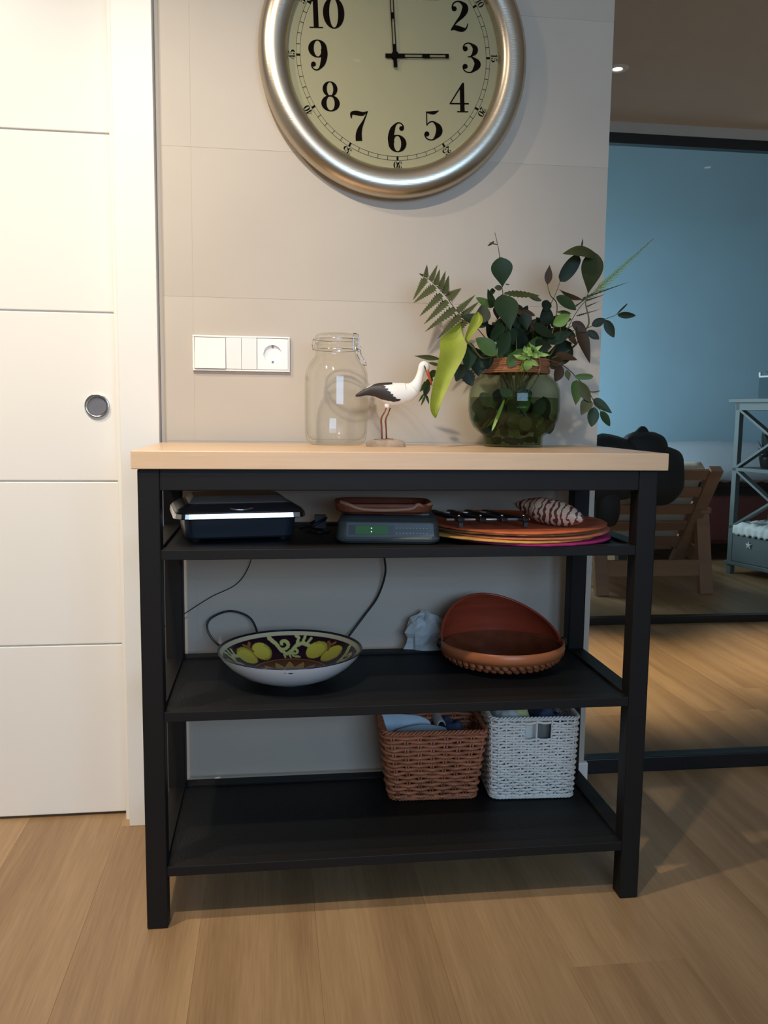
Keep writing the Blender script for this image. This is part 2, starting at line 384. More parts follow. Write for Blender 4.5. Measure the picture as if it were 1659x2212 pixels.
# downlights (each lamp carries its own light)
def downlight(x, y, z, power, size, label, aim=None, group=None):
    t = thing('ceiling_light', label, 'ceiling light', (x, y, z), 0, group)
    MB().lathe([(.017, -.001), (.020, -.004), (.038, -.003), (.041, 0)], 32).build('trim_ring', M['white_trim'], t, smooth=True)
    MB().lathe([(1e-5, -.0015), (.017, -.0015)], 24).build('diffuser', M['led'], t)
    s = spot('downlight_lamp', (x, y, z-.02), aim or (x, y, 0), power, (1., .80, .54) if z < 2.3 else WARM, size); return t
dl = at(1334, 148, Z=HALL_Z)
downlight(dl.x, dl.y, HALL_Z, 250, 36, 'small lit downlight in the hallway ceiling behind the tiled wall edge', (dl.x+.0, 1.06, 0))
for i in (1, 2, 3):
    downlight(dl.x+.95*i, dl.y, HALL_Z, 250, 36, ['second', 'third', 'fourth'][i-1] + ' hallway downlight counted from the tiled wall edge', (dl.x+.95*i, 1.06, 0), 'hallway downlights past the frame')
for (x, y, p, s, aim_), wh in zip(DOWN, ('nearest the white sliding door', 'in front of the glass jar', 'in front of the wall clock', 'in front of the glass partition')):
    downlight(x, y, FRONT_Z, p, s, 'warm front room ceiling downlight ' + wh, aim_, 'front room downlights overhead')

# ================================================================== CONSOLE TABLE
FL, FR, YO, LW = -.340, .628, -.4006, .0385
YB = -.014; ZT, TT = .900, .0325; ZB = ZT-TT
tb = thing('console_table', 'black metal console table with beech worktop and three mesh shelves', 'table', (.144, -.207, 0))
def tpart(mb, name, mat, par=None, **k):
    o = mb.build(name, mat, par or tb, **k)
    o.location = tuple(-Vector(tb.location)) if (par is None or par is tb) else (0,0,0)
    return o
tp = tpart(MB().box(-.3495, .6445, -.4065, -.012, ZB, ZT), 'tabletop', M['top'], bevel=.0015)
tp['label'] = 'pale beech worktop'
for x in (FL, FR-LW):
    for y in (YO, YB-LW):
        tpart(MB().box(x, x+LW, y, y+LW, 0, ZB), 'leg', M['black'], bevel=.003)
AP = .0385
for y in (YO, YB-LW): tpart(MB().box(FL+LW, FR-LW, y, y+LW, ZB-AP, ZB-.0005), 'apron_rail', M['black'], bevel=.002)
for x in (FL, FR-LW): tpart(MB().box(x, x+LW, YO+LW, YB-LW, ZB-AP, ZB-.0005), 'apron_rail', M['black'], bevel=.002)
SH = {}
for z in (.7223, .4213, .1212):
    # one shelf: frame rails with a sunk mesh panel
    s = tpart(MB().box(FL+LW-.0018, FR-LW+.0018, YO+.0305, YB-.0305, z-.010, z-.0055), 'shelf', M['mesh'])
    r = MB()
    for q in ((FL+LW, FR-LW, YO+.001, YO+.030), (FL+LW, FR-LW, YB-.030, YB-.001)):
        MB().box(q[0], q[1], q[2], q[3], z-.0185, z).build('shelf_rail', M['black'], s, bevel=.0012)
    for x in (FL, FR-LW):
        MB().box(x+.002, x+LW-.002, YO+LW, YB-LW, z-.0185, z).build('shelf_rail', M['black'], s, bevel=.0012)
S1, S2, S3 = .7223-.0055, .4213-.0055, .1212-.0055

# ================================================================== WALL CLOCK
ca_, cb_ = at(557, 110, Y=WY-.024), at(1137, 122, Y=WY-.024)
CC = Vector(((ca_.x+cb_.x)/2, WY, at(850, 121.5, Y=WY-.02).z)); CS = (cb_.x-ca_.x)/2/.2895
ck = thing('wall_clock', 'large round steel wall clock with cream dial above the console', 'clock', CC)
ck.scale = (CS, 1, CS*1.02); ck.rotation_euler = (0, -.045, 0)
mc = Matrix.Rotation(PI/2, 4, 'X')     # lathe z -> -y (towards the room)
MB().lathe([(.262, .0005), (.276, .004), (.2865, .014), (.2895, .024), (.287, .034), (.279, .044), (.268, .0495), (.256, .0500), (.246, .0485), (.237, .0440), (.2315, .0385), (.2285, .032), (.2280, .028), (.2280, .018)], 128, mc).build('case', M['brushed'], ck, smooth=True)
MB().lathe([(1e-4, .019), (.2300, .019)], 96, mc).build('dial', M['dial'], ck)
pr = MB()
def P(r, a, h=.0196): return (r*sin(a), -h, r*cos(a))     # a clockwise from 12
inkz = .0196
trk = MB()
for r0, r1 in ((.2092, .2098), (.2010, .2016)):
    n = 180
    trk.add([P(r, 2*PI*k/n) for k in range(n) for r in (r0, r1)], [(2*k, 2*k+1, (2*k+3) % (2*n), (2*k+2) % (2*n)) for k in range(n)])
trk.build('minute_track', M['ink'], ck)
tk = MB()
for k in range(60):
    a = 2*PI*k/60; w = .0021 if k % 5 == 0 else .0005
    r0, r1 = .2012, .2096
    d = Vector((cos(a), 0, -sin(a)))*w
    q = [Vector(P(r0, a, .0197)), Vector(P(r1, a, .0197))]
    tk.add([q[0]-d, q[0]+d, q[1]+d, q[1]-d], [(0,1,2,3)])
tk.build('minute_ticks', M['ink'], ck)['kind'] = 'stuff'
def ribbon(pts, n=10):
    c = crom([(p[0], p[1], p[2]) for p in pts], n); L, R = [], []
    for i, p in enumerate(c):
        a, b = c[max(0, i-1)], c[min(len(c)-1, i+1)]; d = Vector((b.x-a.x, b.y-a.y)).normalized(); nn = Vector((-d.y, d.x))*p.z*(.5+2.0*min(.07, max(0, p.z-.06)))
        L.append((p.x+nn.x, p.y+nn.y)); R.append((p.x-nn.x, p.y-nn.y))
    return [('strip', L, R)]
def ring(cx, cy, a, b, ia, ib, n=40):
    O = [(cx+a*cos(2*PI*k/n), cy+b*sin(2*PI*k/n)) for k in range(n+1)]; I = [(cx+ia*cos(2*PI*k/n), cy+ib*sin(2*PI*k/n)) for k in range(n+1)]
    return [('strip', O, I)]
def ball(cx, cy, r, n=20): return [('poly', [(cx+r*cos(2*PI*k/n), cy+r*sin(2*PI*k/n)) for k in range(n)])]
def poly(*p): return [('poly', list(p))]
DIG = {
 '0': ring(.33, .5, .35, .51, .145, .475),
 '1': poly((.17, .02), (.33, .02), (.33, 1), (.29, 1), (.17, .93)) + poly((.17, .93), (.02, .86), (.02, .83), (.17, .86)) + poly((.03, 0), (.47, 0), (.47, .04), (.03, .04)),
 '2': ball(.15, .74, .085) + ribbon([(.08, .76, .05), (.13, .92, .045), (.31, .985, .05), (.50, .86, .13), (.51, .70, .165), (.40, .50, .12), (.2, .28, .06), (.05, .05, .04)]) + ribbon([(.03, .03, .04), (.16, .11, .13), (.40, .06, .13), (.54, .10, .05), (.60, .26, .03)]),
 '3': ball(.14, .80, .085) + ribbon([(.07, .82, .05), (.13, .95, .04), (.29, .985, .045), (.47, .84, .13), (.46, .68, .13), (.33, .55, .05), (.22, .53, .035)]) + ribbon([(.22, .53, .035), (.36, .52, .05), (.53, .36, .15), (.53, .22, .165), (.36, .035, .06), (.22, .01, .04), (.10, .07, .04), (.05, .20, .05)]) + ball(.125, .21, .085),
 '4': poly((.36, .02), (.51, .02), (.51, 1), (.47, 1), (.36, .84)) + ribbon([(.47, .99, .045), (.03, .31, .04)], 2) + poly((0, .27), (.66, .27), (.66, .315), (0, .315)) + poly((.25, 0), (.63, 0), (.63, .04), (.25, .04)),
 '5': ribbon([(.12, .96, .03), (.2, .935, .07), (.38, .93, .10), (.55, 1.0, .02)]) + poly((.115, .5), (.15, .5), (.15, .97), (.115, .97)) + ribbon([(.13, .50, .03), (.22, .60, .04), (.36, .62, .05), (.53, .44, .15), (.53, .24, .165), (.36, .035, .06), (.22, .01, .04), (.10, .07, .04), (.05, .20, .05)]) + ball(.125, .21, .085),
 '7': ribbon([(.05, .76, .035), (.07, .92, .09), (.22, .94, .12), (.42, .91, .11), (.56, .97, .05), (.61, 1.0, .02)]) + ribbon([(.59, .97, .03), (.47, .70, .06), (.33, .42, .12), (.28, .2, .16), (.28, 0, .17)]),
 '8': ring(.31, .745, .245, .255, .105, .222) + ring(.31, .27, .305, .27, .135, .235),
}
six = ring(.33, .29, .305, .295, .125, .26) + ribbon([(.125, .30, .16), (.115, .50, .16), (.18, .77, .13), (.30, .95, .06), (.42, .99, .04), (.52, .92, .04), (.55, .82, .05)]) + ball(.485, .80, .08)
DIG['6'] = six
DIG['9'] = [(k, *[[(.62-x, 1-y) for x, y in pl] for pl in rest]) for k, *rest in six]
ADV = {'0': .70, '1': .52, '2': .66, '3': .64, '4': .68, '5': .64, '6': .66, '7': .66, '8': .66, '9': .66}
def numeral(text, cx, cz, h, rot, name, sx=1.0):
    w = sum(ADV[c] for c in text); mb = MB(); x = -w/2
    ii_ = 0
    for c in text:
        off = (ADV[c]-max(p[0] for it in DIG[c] for pl in it[1:] for p in pl))/2
        for kind, *pls in DIG[c]:
            if kind == 'poly':
                pts = pls[0]; V = [((x+off+p[0])*h*sx, (p[1]-.5)*h) for p in pts]; F = [tuple(range(len(V)))]
            else:
                L, R = pls; V = [((x+off+p[0])*h*sx, (p[1]-.5)*h) for ab in zip(L, R) for p in ab]
                F = [(2*i, 2*i+1, 2*i+3, 2*i+2) for i in range(len(L)-1)]
            ii_ += 1
            vs = [(cx + u*cos(rot) + v*sin(rot), -.0198-ii_*.00004, cz - u*sin(rot) + v*cos(rot)) for u, v in V]
            mb.add(vs, F)
        x += ADV[c]
    return mb.build(name, M['ink'], ck)
for k in range(1, 13):
    a = 2*PI*k/12; r = {3: .1675, 9: .163, 6: .1625, 7: .162, 5: .159, 8: .163, 4: .161}.get(k, .1655)
    numeral(str(k), r*sin(a), r*cos(a), .0600, 0, 'numeral', 1.08)
for k in range(1, 13):
    a = 2*PI*k/12; numeral('%d' % (5*k), .2190*sin(a), .2190*cos(a), .0140, a, 'minute_numeral')
def hand(L, back, w, a, h, name, slots):
    mb = MB(); d = Vector((sin(a), 0, cos(a))); n = Vector((cos(a), 0, -sin(a)))
    def seg(t0, t1, s0, s1):
        c = [d*t0+n*s0, d*t0+n*s1, d*t1+n*s1, d*t1+n*s0]
        mb.add([p+Vector((0, -h, 0)) for p in c]+[p+Vector((0, -h+.0012, 0)) for p in c], [(0,1,2,3),(7,6,5,4),(0,4,5,1),(1,5,6,2),(2,6,7,3),(3,7,4,0)])
    edges = sorted([(-back, None)] + [(s, None) for ab in slots for s in ab] + [(L, None)])
    for s0, s1 in slots:
        seg(s0, s1, -w/2, -w/2+w*.22); seg(s0, s1, w/2-w*.22, w/2)
    cur = -back
    for s0, s1 in slots: seg(cur, s0, -w/2, w/2); cur = s1
    seg(cur, L, -w/2, w/2)
    return mb.build(name, M['ink'], ck)
def toang(px, py):
    p = at(px, py, Y=WY-.03)-CC; return math.atan2(p.x, p.z), (p.x**2+p.z**2)**.5
ah, lh = toang(970, 122); am, _ = toang(843.5, 0)
hand(.118, .020, .0085, PI/2-.009, .024, 'hour_hand', [(.022, .060), (.076, .111)])
hand(.185, .024, .0078, -.03, .027, 'minute_hand', [(.022, .072), (.084, .150), (.156, .178)])
MB().lathe([(1e-4, .030), (.0075, .030), (.0075, .021)], 24, mc).build('hub', M['ink'], ck)
gp = MB().lathe([(1e-4, .0325), (.2290, .0325)], 96, mc).build('glass_cover', thin_glass('clock_glass', (.97, .97, .96, 1), .08), ck)

# ================================================================== SWITCH PLATE
sa, sb = at(416, 723.5, Y=WY), at(626, 804, Y=WY)
sx0, sx1 = sa.x, sb.x; szc = (at(416, 723.5, Y=WY).z + at(418, 800, Y=WY).z)/2 - .0005; sh_ = .0392
sw = thing('switch_plate', 'white three-gang wall plate with switches and a power socket', 'switch', (sx0, WY, szc))
W = sx1-sx0; G = (W-.008)/3
fr = MB(); b = .004
fr.box(0, W, -.009, -.0002, -sh_, -sh_+b); fr.box(0, W, -.009, -.0002, sh_-b, sh_); fr.box(0, b, -.009, -.0002, -sh_+b, sh_-b); fr.box(W-b, W, -.009, -.0002, -sh_+b, sh_-b)
fr.build('frame', M['plastic'], sw, bevel=.001)
MB().box(b, W-b, -.003, -.0004, -sh_+b, sh_-b).build('back_plate', M['plastic'], sw)
def rocker(x0, x1, tilt, name):
    mb = MB(); y0, y1 = -.0105-tilt, -.0105+tilt
    z0, z1 = -sh_+b+.0008, sh_-b-.0008
    mb.add([(x0, -.003, z0), (x1, -.003, z0), (x1, y0, z0), (x0, y0, z0), (x0, -.003, z1), (x1, -.003, z1), (x1, y1, z1), (x0, y1, z1)],
           [(0,3,2,1),(4,5,6,7),(3,7,6,2),(0,4,7,3),(1,2,6,5),(0,1,5,4)])
    return mb.build(name, M['plastic'], sw, bevel=.0008)
rocker(b+.0006, b+G-.0006, .0022, 'rocker')['label'] = 'wide single rocker'
rocker(b+G+.0006, b+1.5*G-.0003, -.0012, 'rocker'); rocker(b+1.5*G+.0003, b+2*G-.0006, -.0012, 'rocker')
so_c = Vector((b+2.5*G, 0, 0))
fm = MB(); n = 40; x0, x1, z0, z1 = b+2*G+.0006, b+3*G-.0006, -sh_+b+.0008, sh_-b-.0008; R = .0205
sq = []
for k in range(n):
    a = 2*PI*k/n; c, s = cos(a), sin(a); t = 1/max(abs(c)/((x1-x0)/2), abs(s)/((z1-z0)/2)); sq.append((so_c.x+c*t, s*t))
cI = [(so_c.x+R*cos(2*PI*k/n), R*sin(2*PI*k/n)) for k in range(n)]
vs = [(p[0], -.0098, p[1]) for p in sq] + [(p[0], -.0098, p[1]) for p in cI] + [(so_c.x+R*.95*cos(2*PI*k/n), -.0002, R*.95*sin(2*PI*k/n)) for k in range(n)] + [(so_c.x, -.0002, 0)]
fs = [(k, (k+1) % n, n+(k+1) % n, n+k) for k in range(n)] + [(n+k, n+(k+1) % n, 2*n+(k+1) % n, 2*n+k) for k in range(n)] + [(2*n+k, 2*n+(k+1) % n, 3*n) for k in range(n)]
skt = MB().add(vs, fs).build('socket', M['plastic'], sw)
for dx in (-.0095, .0095):
    MB().lathe([(1e-4, .0010), (.0028, .0010), (.0028, .0004)], 16, Matrix.Translation((so_c.x+dx, 0, 0)) @ mc).build('pin_hole', M['dark'], skt)
for dz in (-.0178, .0178):
    MB().box(so_c.x-.0022, so_c.x+.0022, -.0060, -.0003, dz-.0028, dz+.0028).build('earth_clip', M['greyplate'], skt)
MB().lathe([(1e-4, .0012), (.0018, .0012), (.0018, .0003)], 12, Matrix.Translation((so_c.x, 0, 0)) @ mc).build('screw', M['greyplate'], skt)

# ================================================================== GLASS JAR
JY = -.085
jc = at(726, 958, Y=JY)
jr = thing('glass_jar', 'empty clear glass preserving jar with wire clip beside the stork', 'jar', (jc.x, JY, ZT))
out = [(.001, .004), (.044, .001), (.052, .0005), (.058, .003), (.0645, .012), (.0675, .026), (.0680, .060), (.0680, .140), (.0668, .155), (.0625, .168), (.0545, .180), (.0475, .1885), (.0452, .196), (.0452, .203), (.0475, .2055), (.0485, .210), (.0475, .2145), (.0455, .217)]
inn = [(.0425, .217), (.0425, .196), (.0445, .187), (.0515, .1775), (.059, .166), (.0635, .154), (.0648, .140), (.0648, .060), (.0643, .028), (.060, .016), (.050, .0105), (.001, .013)]
MB().lathe(out+inn, 72).build('jar_body', M['jar'], jr, smooth=True)
MB().lathe([(.001, .2375), (.036, .2375), (.0425, .236), (.0455, .232), (.0470, .2270), (.0475, .2220), (.0465, .2175), (.0425, .2172), (.040, .2185), (.036, .2275), (.001, .2300)], 72).build('lid', M['jar'], jr, smooth=True)
wr = MB()
def ringpts(r, z, a0=0, a1=2*PI, n=48): return [(r*cos(a0+(a1-a0)*k/n), r*sin(a0+(a1-a0)*k/n), z) for k in range(n+1)]
wr.tube(ringpts(.0490, .2035), .0009, 6); wr.tube(ringpts(.0488, .2255, PI*.98, PI*2.02+.0), .0009, 6); wr.tube(ringpts(.0488, .2255, .25, PI*.98), .0009, 6)
wr.tube([(-.0500, -.004, .2255), (-.0525, -.004, .215), (-.0505, -.004, .202)], .0009, 6); wr.tube([(-.0500, .006, .2255), (-.0525, .006, .215), (-.0505, .006, .202)], .0009, 6)
for dy in (-.004, -.018):
    a = math.atan2(dy-.018, .046)
for s_ in (0, 1):
    ang = -.85 + .42*s_; ca, sa_ = cos(ang), sin(ang)
    p = lambda r, z, da=0.: (r*cos(ang+da), r*sin(ang+da), z)
    wr.tube(crom([p(.047, .236), p(.0495, .232), p(.0500, .215), p(.0500, .199)], 5), .0010, 6)
    wr.tube(crom([p(.0505, .199), p(.0535, .204, .05), p(.0530, .210, .1), p(.0515, .204, .16), p(.0545, .193, .12), p(.0605, .182, .15), p(.0665, .171, .22-.15*s_)], 6), .0011, 6)
wr.tube(crom([(.047*cos(-.85), .047*sin(-.85), .236), (.049*cos(-.64), .049*sin(-.64), .2365), (.047*cos(-.43), .047*sin(-.43), .236)], 5), .0012, 6)
wr.tube([(.0505*cos(-.85), .0505*sin(-.85), .205), (.0525*cos(-.64), .0525*sin(-.64), .205), (.0505*cos(-.43), .0505*sin(-.43), .205)], .0011, 6)
wr.tube([(.0665*cos(-.85+.22), .0665*sin(-.85+.22), .171), (.0668*cos(-.5), .0668*sin(-.5), .1702), (.0665*cos(-.43+.07), .0665*sin(-.43+.07), .171)], .0011, 6)
w_ = wr.build('wire_clip', M['chrome'], jr, smooth=True); w_['label'] = 'steel wire bail and lever'

# ================================================================== STORK FIGURE
SY = -.165
def Z4(x, y, dy=0.): return at(760+x/8.295, 760+y/8.295, Y=SY+dy)
sb_ = Z4(610, 1700)
st = thing('stork_figurine', 'white and black wooden stork figure standing on a grey stone', 'figurine', (sb_.x, SY, ZT))
spine = [(66, 790, 8), (110, 772, 26), (200, 742, 52), (350, 698, 96), (500, 712, 150), (610, 742, 188), (730, 758, 205), (850, 752, 196), (980, 728, 172), (1080, 680, 142), (1150, 600, 106), (1195, 500, 76), (1225, 400, 64), (1245, 320, 62), (1262, 262, 68), (1292, 228, 64), (1325, 250, 62), (1345, 292, 50), (1358, 330, 26), (1362, 342, 6)]
US = 1/8.295 * (SY-CAM.y)/FOC*1.0
sp = crom([(a, b_, c) for a, b_, c in spine], 9)
rings = []; NR = 40; TAN = []
for i, p in enumerate(sp):
    a, c = sp[max(0, i-2)], sp[min(len(sp)-1, i+2)]; d = Vector((c.x-a.x, c.y-a.y)).normalized(); nn = Vector((-d.y, d.x)); TAN.append(d)
    # keep the tail and belly rings upright so the outline follows the carving
    rr = []
    wdt = p.z*(.62 if p.x < 1100 else .85)
    if i < 8*9: nn = (nn*.4 + Vector((0, 1))*.6).normalized()
    for k in range(NR):
        ang = 2*PI*k/NR
        q = Z4(p.x+nn.x*p.z*cos(ang), p.y+nn.y*p.z*cos(ang)); q.y += wdt*US*sin(ang); rr.append((q, (p.x+nn.x*p.z*cos(ang), p.y+nn.y*p.z*cos(ang)), ang))
    rings.append(rr)
body = MB()
for rr in rings: body.v += [tuple(q) for q, _, _ in rr]
for i in range(len(rings)-1):
    body.f += [(i*NR+k, i*NR+(k+1) % NR, (i+1)*NR+(k+1) % NR, (i+1)*NR+k) for k in range(NR)]
body.f += [tuple(range(NR-1, -1, -1)), tuple((len(rings)-1)*NR+k for k in range(NR))]
# thigh stub
body.ell(tuple(Z4(632, 955)), 48*US, 40*US, 66*US)
body.build('body', M['stork'], st, smooth=True, world=True)
wpoly = [(50, 790), (80, 740), (300, 640), (450, 560), (560, 530), (722, 530), (715, 582), (640, 592), (535, 600), (600, 630), (565, 655), (640, 670), (605, 700), (690, 725), (655, 745), (735, 770), (700, 795), (780, 820), (755, 842), (865, 850), (830, 876), (740, 890), (640, 872), (520, 845), (420, 800), (330, 778), (250, 776), (80, 808)]
def inside(x, y, poly):
    r = False; j = len(poly)-1
    for i in range(len(poly)):
        a, b_ = poly[i], poly[j]
        if (a[1] > y) != (b_[1] > y) and x < (b_[0]-a[0])*(y-a[1])/(b_[1]-a[1]+1e-12)+a[0]: r = not r
        j = i
    return r
for sgn in (-1, 1):
    wm = MB(); K = 70; rowsW = []
    sub = []
    for i in range(len(rings)-1):
        for s in range(3):
            sub.append((i, s/3))
    idx = {}
    def pt(ii, kk):
        i, t = sub[ii]; f = kk/K*(PI) ; ang = f if sgn > 0 else -f
        a, b_ = sp[i], sp[i+1]; p = a.lerp(b_, t)
        d = TAN[i].lerp(TAN[i+1], t); nn = Vector((-d.y, d.x))
        if i < 72: nn = (nn*.4 + Vector((0, 1))*.6).normalized()
        ex = 1.0
        x2, y2_ = p.x+nn.x*p.z*cos(ang), p.y+nn.y*p.z*cos(ang)
        q = Z4(p.x+nn.x*(p.z+7)*cos(ang), p.y+nn.y*(p.z+7)*cos(ang)); q.y += (p.z*.62+7)*US*sin(ang)
        return q, (x2, y2_)
    grid = {}
    lim = 75*3
    for ii in range(min(lim, len(sub))):
        for kk in range(K+1):
            q, uv = pt(ii, kk)
            grid[(ii, kk)] = (q, inside(uv[0], uv[1], wpoly))
    def vid(k_):
        if k_ not in idx: idx[k_] = len(wm.v); wm.v.append(tuple(grid[k_][0]))
        return idx[k_]
    for ii in range(min(lim, len(sub))-1):
        for kk in range(K):
            c4 = [(ii, kk), (ii, kk+1), (ii+1, kk+1), (ii+1, kk)]
            if sum(grid[c][1] for c in c4) >= 2: wm.f.append(tuple(vid(c) for c in c4))
    wm.build('wing', M['storkblk'], st, smooth=True, world=True)['label'] = 'black wing with a jagged edge'
bk = MB(); b0, b1 = Z4(1348, 325), Z4(1440, 612)
bk.tube([b0, b0.lerp(b1, .3), b0.lerp(b1, .7), b1], [34*US, 30*US, 21*US, 6*US], 12)
bk.build('beak', M['beak'], st, smooth=True, world=True)['label'] = 'orange red beak'
ey = MB(); ey.tube([Z4(1296, 240, -.0088), Z4(1312, 280, -.0088), Z4(1326, 318, -.0062)], [4*US, 11*US, 5*US], 8); ey.build('eye', M['dark'], st, smooth=True, world=True)
for pts, dy in (([(615, 1005), (590, 1075), (535, 1165), (524, 1235), (536, 1400), (541, 1560)], -.004), ([(690, 1005), (655, 1100), (612, 1185), (602, 1245), (616, 1400), (620, 1560)], .005)):
    MB().tube([Z4(x, y, dy) for x, y in pts], [12*US, 13*US, 16*US, 18*US, 14*US, 14*US], 10).build('leg', M['redbrown'], st, smooth=True, world=True)
ft = MB(); ft.tube([Z4(400, 1566, -.004), Z4(530, 1562, -.004), Z4(742, 1560, -.002)], 6*US, 8); ft.tube([Z4(541, 1555, -.004), Z4(580, 1578, -.012), Z4(615, 1580, -.012)], 7*US, 8); ft.tube([Z4(620, 1555, .005), Z4(680, 1560, .008)], 7*US, 8)
ft.build('foot', M['redbrown'], st, smooth=True, world=True)
bs = MB(); bc = Vector((sb_.x, SY, ZT)); hw = 358*US; hh = 138*US
rows = []
for i in range(9):
    t = i/8; r_ = [1, 1.0, 1.0, .98, .94, .86, .72, .45, .001][i]; z = hh*[0, .08, .25, .45, .62, .78, .9, .98, 1][i]
    rows.append([bc + Vector((hw*r_*cos(2*PI*k/40)*(1+.04*sin(3*2*PI*k/40)), .019*r_*sin(2*PI*k/40), z)) for k in range(41)])
bs.grid(rows).build('stone_base', M['stone'], st, smooth=True, world=True)

# ================================================================== VASE
VC = Vector((at(1109.5, 900, Y=-.118).x, -.118, ZT)); VX = VC.x
vs_ = thing('glass_vase', 'round green tinted glass vase with cord collar and water', 'vase', VC)
prof = [(.001, .003), (.056, .001), (.0625, .001), (.0640, .003), (.0640, .020), (.0660, .025), (.0760, .032), (.0880, .043), (.0960, .060), (.0990, .080), (.0990, .108), (.0975, .124), (.0920, .139), (.0830, .149), (.0740, .155), (.0715, .160), (.0715, .184), (.0735, .187)]
MB().lathe(prof + [(.0700, .187), (.0685, .160), (.0715, .152), (.0810, .146), (.0890, .137), (.0945, .123), (.0960, .108), (.0960, .080), (.0930, .061), (.0850, .045), (.0740, .035), (.0630, .027), (.0605, .020), (.0600, .005), (.001, .005)], 72).build('vase_body', M['vase'], vs_, smooth=True)
MB().lathe([(.001, .0055), (.0592, .0055), (.0598, .020), (.0622, .0277), (.0735, .0357), (.0845, .0455), (.0925, .0613), (.0955, .080), (.0955, .1065), (.001, .1065)], 64).build('water', M['water'], vs_, smooth=True)['label'] = 'green tinted water'
cw = MB()
for k in range(8):
    z = .1605+.0038*k; rr_ = .0725+.0012*sin(k*1.7)
    cw.tube([(rr_*cos(2*PI*j/60), rr_*sin(2*PI*j/60), z+.0004*sin(6*PI*j/60)) for j in range(60)], .0024, 6, closed=True)
cw.tube(crom([(.0745*cos(-1.15), .0745*sin(-1.15), .192), (.0765*cos(-1.12), .0765*sin(-1.12), .18), (.0770*cos(-1.13), .0770*sin(-1.13), .165), (.0745*cos(-1.15), .0745*sin(-1.15), .157)], 4), .0026, 6)
cw.build('cord_collar', M['cord'], vs_, smooth=True)['label'] = 'wrapped brown cord collar'

# ================================================================== CUT GREENERY
def leaf_mesh(p, q, w, nrm, shape='oval', fold=.15, bend=.0, teeth=0, n=12, cup=0.):
    """blade from p to q, full width w, facing nrm; fold lifts the two halves, bend arches the midrib"""
    p, q = Vector(p), Vector(q); d = q-p; L = d.length; d.normalize()
    nrm = Vector(nrm); nrm = (nrm-d*nrm.dot(d)).normalized(); sd = d.cross(nrm)
    rows = []
    N = n if not teeth else teeth*2
    for i in range(N+1):
        t = i/N
        if shape == 'oval': pr_ = sin(PI*t**.85)**.75
        elif shape == 'ovate': pr_ = (sin(PI*t**.62))**.85
        elif shape == 'obovate': pr_ = (sin(PI*t**1.55))**.72
        elif shape == 'lance': pr_ = sin(PI*t**.8)**1.15
        elif shape == 'strap': pr_ = min(1, sin(PI*t)**.4)
        else: pr_ = (1-t)**.8*min(1, t*8+.2)
        pr_ = max(pr_, .012)
        if teeth: pr_ *= (1. if i % 2 else .72 if shape != 'pinna' else .55)
        c = p + d*L*t + nrm*bend*L*sin(PI*t)
        hw_ = w/2*pr_; e = nrm*fold*hw_
        back = d*(-.0 if not teeth else (-hw_*.25 if i % 2 else 0))
        rows.append([c - sd*hw_ + e + back, c - sd*hw_*.5 + e*.35 - nrm*cup*hw_, c, c + sd*hw_*.5 + e*.35 - nrm*cup*hw_, c + sd*hw_ + e + back])
    return MB().grid(rows)
CAMDIR = Vector((.05, -1, .15))
rl = random.Random(11)
def rn(k=.5): return CAMDIR + Vector((rl.uniform(-k, k), 0, rl.uniform(-k, k)))
VR = Vector((VX, VC.y, ZT+.185))
def z1(x, y, Y=-.12): return at(860+x/5.53, 480+y/5.53, Y=Y)
def z2(x, y, Y=-.12): return at(1140+x/5.53, 500+y/5.53, Y=Y)
def z3(x, y, Y=-.12): return at(980+x/4.608, 760+y/4.608, Y=Y)
def z4(x, y, Y=-.12): return at(760+x/8.295, 760+y/8.295, Y=Y)
def branch(name, label, stempts, leaves, stem_r=.0016, stemmat='stem', root=True, group='cut greenery in the vase', cat='branch', nm='leaf', inside_pt=None):
    base = VR.copy()
    t = thing(name, label, cat, (VX, VC.y, ZT+.03), 0, group)
    pts = [Vector(p) for p in stempts]
    if root:
        a = rl.uniform(0, 2*PI); r0 = rl.uniform(.01, .04)
        rim = Vector((VX + max(-.058, min(.058, (pts[0].x-VX)*.7)), VC.y + max(-.045, min(.045, (pts[0].y-VC.y)*.7 + rl.uniform(-.02, .02))), ZT+.178))
        bot = Vector((VX - (rim.x-VX)*.8 + r0*cos(a), VC.y - (rim.y-VC.y)*.8 + r0*sin(a)*.8, ZT+.036))
        pts = [bot, bot.lerp(rim, .5), rim] + pts
    c = crom(pts, 6)
    MB().tube(c, [stem_r*(1.15-.75*i/len(c)) for i in range(len(c))], 6).build('stem', M[stemmat], t, smooth=True, world=True)
    for L in leaves:
        p, q, w, mt = L[:4]; kw = L[4] if len(L) > 4 else {}
        nrm = kw.pop('nrm', None) or rn(.45)
        leaf_mesh(p, q, w, nrm, **kw).build(kw.get('nm', nm), M[mt], t, smooth=True, world=True)
    return t
PXM = 1.83/FOC     # metres per photo pixel at the vase
u1 = PXM/5.53; u3 = PXM/4.608; u4 = PXM/8.295
